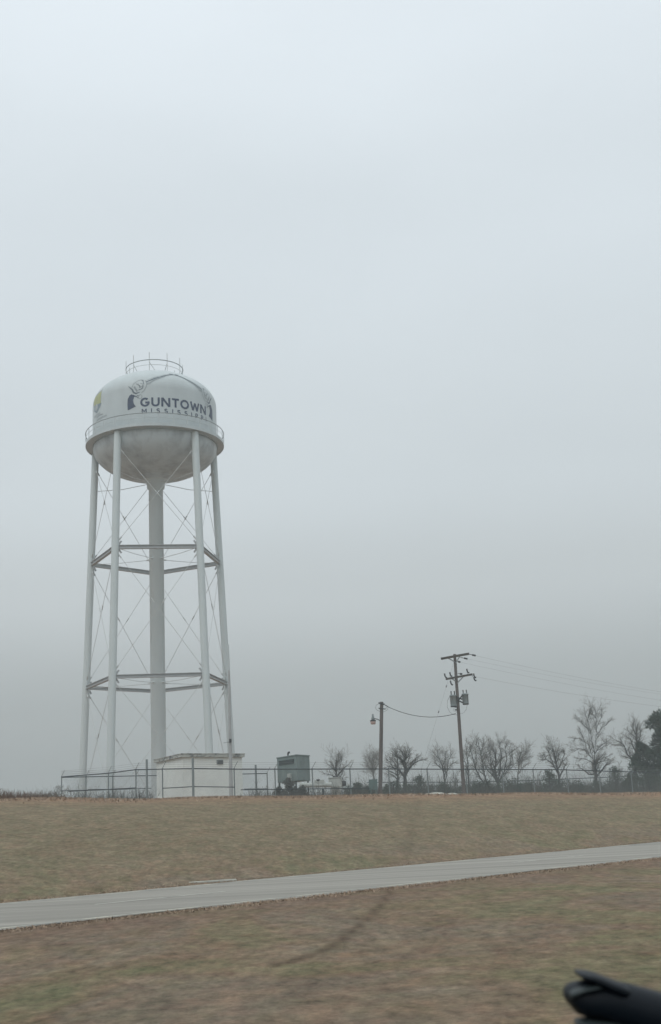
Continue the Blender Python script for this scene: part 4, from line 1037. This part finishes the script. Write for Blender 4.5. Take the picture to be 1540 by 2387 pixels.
def leafy(name, px, py_top, Y, wpx, label, cat, mtl, seed, n=2600, leaf=0.16, conical=0.0, trunk_h=0.0, group=None, clumps=14, needles=False):
    rg = np.random.RandomState(seed)
    b0 = at(px, 1848, Y); g_ = gz(b0.x, b0.y); H = at(px, py_top, Y).z - g_; W_ = wpx / FP * Y
    T = Thing(name, (b0.x, b0.y, g_), label, cat, group)
    tm = MB(); tm.tube([(b0.x, b0.y, g_ - 0.2), (b0.x + rg.normal(0, .05), b0.y, g_ + H * 0.55), (b0.x, b0.y, g_ + H * 0.92)], [H * 0.025 + 0.02, H * 0.016 + 0.01, 0.012], 8)
    cl = []
    for k in range(clumps):
        f_ = (k + rg.rand()) / clumps; z = trunk_h * H + (1 - trunk_h) * H * f_ * 0.93
        env = (1 - f_) ** 0.8 if conical else math.sqrt(max(0.05, 1 - (2 * f_ - 0.75) ** 2 / 1.7))
        env = conical * (1 - f_) ** 0.85 + (1 - conical) * env + 0.08
        a = rg.uniform(0, 6.28); rr = W_ / 2 * env * (rg.uniform(0.5, 1.2) if needles else rg.uniform(0.35, 0.95))
        c_ = Vector((b0.x + math.cos(a) * rr, b0.y + math.sin(a) * rr, g_ + z)); cr2 = W_ * ((0.10 + 0.05 * env) if needles else (0.16 + 0.14 * env)) * rg.uniform(0.6, 1.15)
        cl.append((c_, cr2)); st = Vector((b0.x, b0.y, g_ + max(0.1, z - rr * 0.35)))
        tm.tube([st, (st + c_) / 2 + Vector((0, 0, -0.05)), c_], [0.03, 0.02, 0.01], 4, cap=False)
    T.part('trunk', tm, M_BARK)
    V_ = []; idx = rg.randint(0, clumps, n)
    for i in idx:
        c_, r_ = cl[i]; v = rg.normal(0, 1, 3); v /= np.linalg.norm(v); r2 = r_ * rg.rand() ** 0.45
        p = np.array(c_) + v * r2 * np.array((1, 1, 0.75))
        if p[2] < g_: p[2] = g_ + rg.rand() * 0.2
        if needles:
            d2 = v + rg.normal(0, 0.5, 3) + np.array((0, 0, 0.4)); d2 /= np.linalg.norm(d2); s2 = np.cross(d2, rg.normal(0, 1, 3)); s2 /= np.linalg.norm(s2)
            l2 = leaf * rg.uniform(0.8, 1.8); V_ += [p - s2 * leaf * 0.22, p + s2 * leaf * 0.22, p + d2 * l2]
        else:
            a_, b_2 = rg.normal(0, 1, 3), rg.normal(0, 1, 3); a_ /= np.linalg.norm(a_); b_2 /= np.linalg.norm(b_2); l2 = leaf * rg.uniform(0.5, 1.2)
            V_ += [p, p + a_ * l2, p + b_2 * l2 * 0.8]
    V_ = np.array(V_); cm = MB(); cm.add([tuple(v) for v in V_], [(3 * i, 3 * i + 1, 3 * i + 2) for i in range(n)])
    T.part('crown', cm, mtl)
    return T


leafy('pine_tree', 1556, 1652, 112, 150, 'tallest dark pine at the right edge of the picture', 'tree', M_PINE, 1, 15000, 0.24, 0.25, 0.08, clumps=46, needles=True)
leafy('pine_tree', 1508, 1726, 114, 84, 'shorter dark pine left of the tallest pine', 'tree', M_PINE, 2, 7500, 0.20, 0.3, 0.1, clumps=30, needles=True)
leafy('pine_tree', 1590, 1700, 118, 130, 'dark pine at the right edge, behind the tallest pine', 'tree', M_PINE, 3, 9000, 0.22, 0.3, 0.1, clumps=50, needles=True)
leafy('cedar_tree', 1437, 1782, 108, 58, 'small ragged cedar between the tallest bare tree and the pines', 'tree', M_EVG, 4, 2600, 0.12, 0.6, 0.05, clumps=26)
leafy('cedar_tree', 1470, 1800, 106, 60, 'low cedar at the left foot of the shorter pine', 'tree', M_EVG, 14, 3500, 0.13, 0.3, 0.0, clumps=24)
leafy('cedar_tree', 1283, 1792, 106, 62, 'dark leafy cedar under the round-headed bare tree', 'tree', M_EVG, 5, 3200, 0.13, 0.45, 0.0, clumps=24)
EG = 'evergreen shrubs behind the fence'
for i, (px, top, Y, wpx, lab) in enumerate((
    (1515, 1800, 104, 90, 'dense dark evergreen shrub filling the right corner beneath the pines'),
    (1400, 1822, 104, 70, 'low evergreen shrub at the foot of the tallest bare tree'),
    (1345, 1824, 106, 60, 'low evergreen shrub between the round-headed tree and the tallest tree'),
    (1240, 1822, 104, 56, 'rounded evergreen shrub left of the dark leafy cedar'),
    (1185, 1816, 104, 74, 'big dark evergreen shrub in front of the broad many-stemmed tree'),
    (1120, 1820, 102, 70, 'dark evergreen shrub just right of the power pole foot'),
    (1040, 1828, 104, 60, 'low evergreen shrub just left of the power pole foot'),
    (978, 1806, 106, 52, 'upright evergreen shrub midway between the two poles'),
    (918, 1822, 102, 48, 'evergreen shrub right of the light pole foot'),
    (862, 1834, 100, 40, 'low evergreen shrub left of the light pole, under the meter cabinet'),
    (828, 1826, 96, 44, 'small spreading pine seedling right of the pump cabinet'),
    (676, 1812, 82.5, 34, 'dark twiggy bush growing up the front of the raised enclosure'),
    (1080, 1830, 106, 50, 'low evergreen shrub directly behind the power pole foot'),
    (1150, 1832, 110, 70, 'faint low evergreen shrub under the slim bare tree'),
    (1215, 1828, 108, 50, 'squat evergreen shrub right of the big dark one'),
    (1310, 1818, 108, 60, 'evergreen shrub under the right side of the round-headed bare tree'),
    (952, 1826, 106, 54, 'squat evergreen shrub under the crooked wide-crowned tree'),
    (1005, 1832, 108, 50, 'small low evergreen shrub above the pale stones'),
    (652, 1834, 82.5, 26, 'low dark bush at the left leg of the raised enclosure'),
    (706, 1833, 82.5, 30, 'low dark bush at the right leg of the raised enclosure'))):
    leafy('evergreen_shrub', px, top, Y, wpx, lab, 'shrub', M_WEED if i in (11, 18, 19) else M_EVG, 40 + i, 3200 if i < 10 else 2200, 0.13 if i != 10 else 0.16, 0.0 if i != 7 else 0.5, 0.0, group=EG, clumps=18)

# twiggy undergrowth nobody could count
def stems(name, n, spots, hmax, mtl, seed, label, cat):
    rg = random.Random(seed); mb = MB()
    for i in range(n):
        px, Y, hs = spots(rg); p = at(px, 1850, Y); g_ = gz(p.x, p.y); h = rg.uniform(0.3, 1) * hmax * hs
        base_v = Vector((p.x, p.y, g_ - 0.05)); dv = Vector((rg.gauss(0, 0.28), rg.gauss(0, 0.28), 1)).normalized()
        tip = base_v + dv * h
        mb.tube([base_v, base_v.lerp(tip, 0.6) + Vector((rg.gauss(0, .04), 0, 0)), tip], [0.012, 0.009, 0.004], 3, cap=False)
        for k in range(3):
            q = base_v.lerp(tip, rg.uniform(0.35, 0.95)); d2 = (dv + Vector((rg.gauss(0, 0.7), rg.gauss(0, 0.7), 0.1))).normalized()
            mb.tube([q, q + d2 * h * 0.32], [0.008, 0.003], 3, cap=False)
    tag(mb.build(name, mtl), label, cat, kind='stuff')
stems('undergrowth', 11000, lambda r: (r.uniform(820, 1580), r.uniform(100, 118), 0.5 + 0.35 * r.random() + 0.75 * r.random() ** 6), 2.5, M_WEED, 4, 'grey-green tangled undergrowth below the bare trees', 'undergrowth')
stems('weeds', 2600, lambda r: (r.choice((r.uniform(150, 352), r.uniform(572, 860))), r.uniform(78, 96), 0.4 + 0.6 * r.random()), 1.9, M_WEED, 6, 'thin grey weeds along the compound fence', 'weeds')
stems('brush', 3400, lambda r: (lambda x: (x, r.uniform(58, 72), 1.0 - 0.45 * (x + 30) / 200))(r.uniform(-60, 150)), 0.85, M_BRUSH, 8, 'reddish-brown brush on the bank top at the left edge', 'brush')
stems('far_brush', 1500, lambda r: (r.uniform(-60, 150), r.uniform(110, 150), 0.8), 3.6, M_WEED, 9, 'distant bluish scrub beyond the left end of the bank', 'scrub')

# pale rubble near the power pole
rg = random.Random(2)
for i, (px, s_, lab) in enumerate(((1002, 0.30, 'leftmost pale stone lying on the crest left of the power pole'), (1018, 0.42, 'largest pale stone lying on the crest left of the power pole'), (1052, 0.34, 'pale flat stone lying on the crest nearest the power pole'))):
    a = px; p = at(px, 1852, 64); Yc_ = 62 + 0.5 * p.x - 1.0; p = at(px, 1852, Yc_); z = gz(p.x, p.y)
    bm_v = []; mb = MB(); nn, mm = 9, 5
    for j in range(mm + 1):
        for k in range(nn):
            ph = math.pi * j / mm; t2 = 2 * math.pi * k / nn; q = 1 + rg.uniform(-0.16, 0.16)
            bm_v.append((p.x + s_ * 1.3 * q * math.sin(ph) * math.cos(t2), p.y + s_ * q * math.sin(ph) * math.sin(t2), z + 0.02 + s_ * 0.33 * q * math.cos(ph)))
    mb.add(bm_v, [(j * nn + k, (j + 1) * nn + k, (j + 1) * nn + (k + 1) % nn, j * nn + (k + 1) % nn) for j in range(mm) for k in range(nn)])
    tag(mb.build('stone', M_STONE, origin=(p.x, p.y, z)), lab, 'stone', 'pale stones on the crest')

# ------------------------------------------------------------------ the car the picture is taken from: its side mirror shows at the corner
MD = 0.75
CAR = Thing('car', (0.2, -0.5, gz(0, 0)), 'black car side mirror showing out of focus at the lower right corner', 'car')
def blob(secs, dep, n=20, yoff=0.0, pw=2.4):
    mb = MB(); vs = []; m_ = len(secs)
    for (px, yt, yb, dsc) in secs:
        a = at(px, yt, MD); b2 = at(px, yb, MD); c_ = (a + b2) / 2; hz_ = max((a.z - b2.z) / 2, 0.0006)
        for k in range(n):
            t2 = 2 * math.pi * k / n; ct, st = math.cos(t2), math.sin(t2)
            ex = math.copysign(abs(ct) ** (2 / pw), ct); ez = math.copysign(abs(st) ** (2 / pw), st)
            vs.append((c_.x, c_.y + yoff + dep / 2 * dsc * ex, c_.z + hz_ * ez))
    fs = [(i * n + k, (i + 1) * n + k, (i + 1) * n + (k + 1) % n, i * n + (k + 1) % n) for i in range(m_ - 1) for k in range(n)]
    mb.add(vs, fs, True); mb.add(vs[:n], [tuple(range(n))]); mb.add(vs[-n:], [tuple(reversed(range(n)))])
    return mb
h_ = CAR.part('side_mirror', blob([(1316, 2314, 2322, 0.3), (1319, 2303, 2334, 0.6), (1327, 2295, 2346, 0.8), (1340, 2289, 2362, 0.92), (1370, 2284, 2373, 1), (1400, 2282, 2380, 1), (1430, 2284, 2390, 1), (1464, 2290, 2402, 1), (1540, 2310, 2430, 1), (1640, 2335, 2460, 1), (1760, 2375, 2490, 0.9), (1800, 2400, 2480, 0.6)], 0.035), M_PLAST)
CAR.part('mirror_trim', blob([(1339, 2379, 2386, 0.4), (1344, 2373, 2398, 0.8), (1370, 2370, 2420, 1), (1420, 2372, 2440, 1), (1470, 2384, 2455, 1), (1560, 2405, 2470, 0.9), (1600, 2425, 2460, 0.5)], 0.03, yoff=-0.004), M_PLAST2, h_)
mb = blob([(1342, 2264, 2270, 0.5), (1350, 2262, 2277, 1), (1372, 2263, 2286, 1), (1392, 2268, 2298, 1), (1415, 2277, 2310, 1), (1440, 2286, 2320, 1), (1462, 2296, 2326, 0.6)], 0.036, n=12, yoff=-0.002); CAR.part('mirror_lip', mb, M_PLAST, h_)
mb = blob([(1320, 2306, 2322, 0.6), (1330, 2298, 2316, 1), (1350, 2293, 2306, 1), (1380, 2290, 2298, 1), (1390, 2291, 2296, .7)], 0.02, n=14, yoff=-0.010); CAR.part('mirror_face', mb, M_PLAST2, h_)
mp_ = at(1700, 2440, MD)
mb = MB(); mb.tube([mp_, mp_ + Vector((-0.02, -0.06, -0.10)), (mp_.x + 0.02, 0.58, 0.90)], [0.03, 0.026, 0.035], 12); CAR.part('mirror_stalk', mb, M_PLAST, h_)
# lower body below the window line
def body_sec(x, top, half): return [(x, 0.62 - 0.06 * abs(half), top), (x, 0.70, top - 0.12), (x, 0.72, 0.55), (x, 0.66, 0.28), (x, -1.16, 0.28), (x, -1.22, 0.55), (x, -1.20, top - 0.12), (x, -1.12, top)]
secs = [(-2.2, 0.72, 0), (-2.05, 0.90, 0), (-0.9, 0.93, 0), (1.0, 0.93, 0), (1.35, 0.90, 0), (2.3, 0.80, 0), (2.5, 0.60, 0)]
mb = MB(); vs = []
for s_ in secs: vs += body_sec(*s_)
n = 8; mb.add(vs, [(i * n + k, (i + 1) * n + k, (i + 1) * n + (k + 1) % n, i * n + (k + 1) % n) for i in range(len(secs) - 1) for k in range(n)]); mb.add(vs[:n], [tuple(range(n))]); mb.add(vs[-n:], [tuple(reversed(range(n)))])
CAR.part('body', mb, M_CAR, bevel=0.03)
for x in (-1.3, 1.6):
    for y in (0.64, -1.14):
        mb = MB(); mb.tube([(x, y - 0.1, 0.22), (x, y + 0.1, 0.22)], 0.31, 28); w_ = CAR.part('wheel', mb, M_TYRE)
        mb = MB(); s2 = 1 if y > 0 else -1; mb.tube([(x, y + s2 * 0.09, 0.22), (x, y + s2 * 0.112, 0.22)], 0.19, 20); CAR.part('rim', mb, M_XFMR, w_)

# ------------------------------------------------------------------ misty air
hm = bpy.data.materials.new('haze_air'); hm.use_nodes = True; ht = hm.node_tree; ht.nodes.clear()
ho = ht.nodes.new('ShaderNodeOutputMaterial'); hv = ht.nodes.new('ShaderNodeVolumePrincipled')
hv.inputs['Color'].default_value = (0.70, 0.77, 0.79, 1); hv.inputs['Density'].default_value = 0.0017; hv.inputs['Anisotropy'].default_value = 0.2
ht.links.new(hv.outputs[0], ho.inputs['Volume'])
mb = MB(); mb.box((0, 400, 22), 7000, 8000, 52); hz_o = mb.build('haze', hm); tag(hz_o, kind='stuff')
hz_o['label'] = 'thin grey winter mist over the whole place'
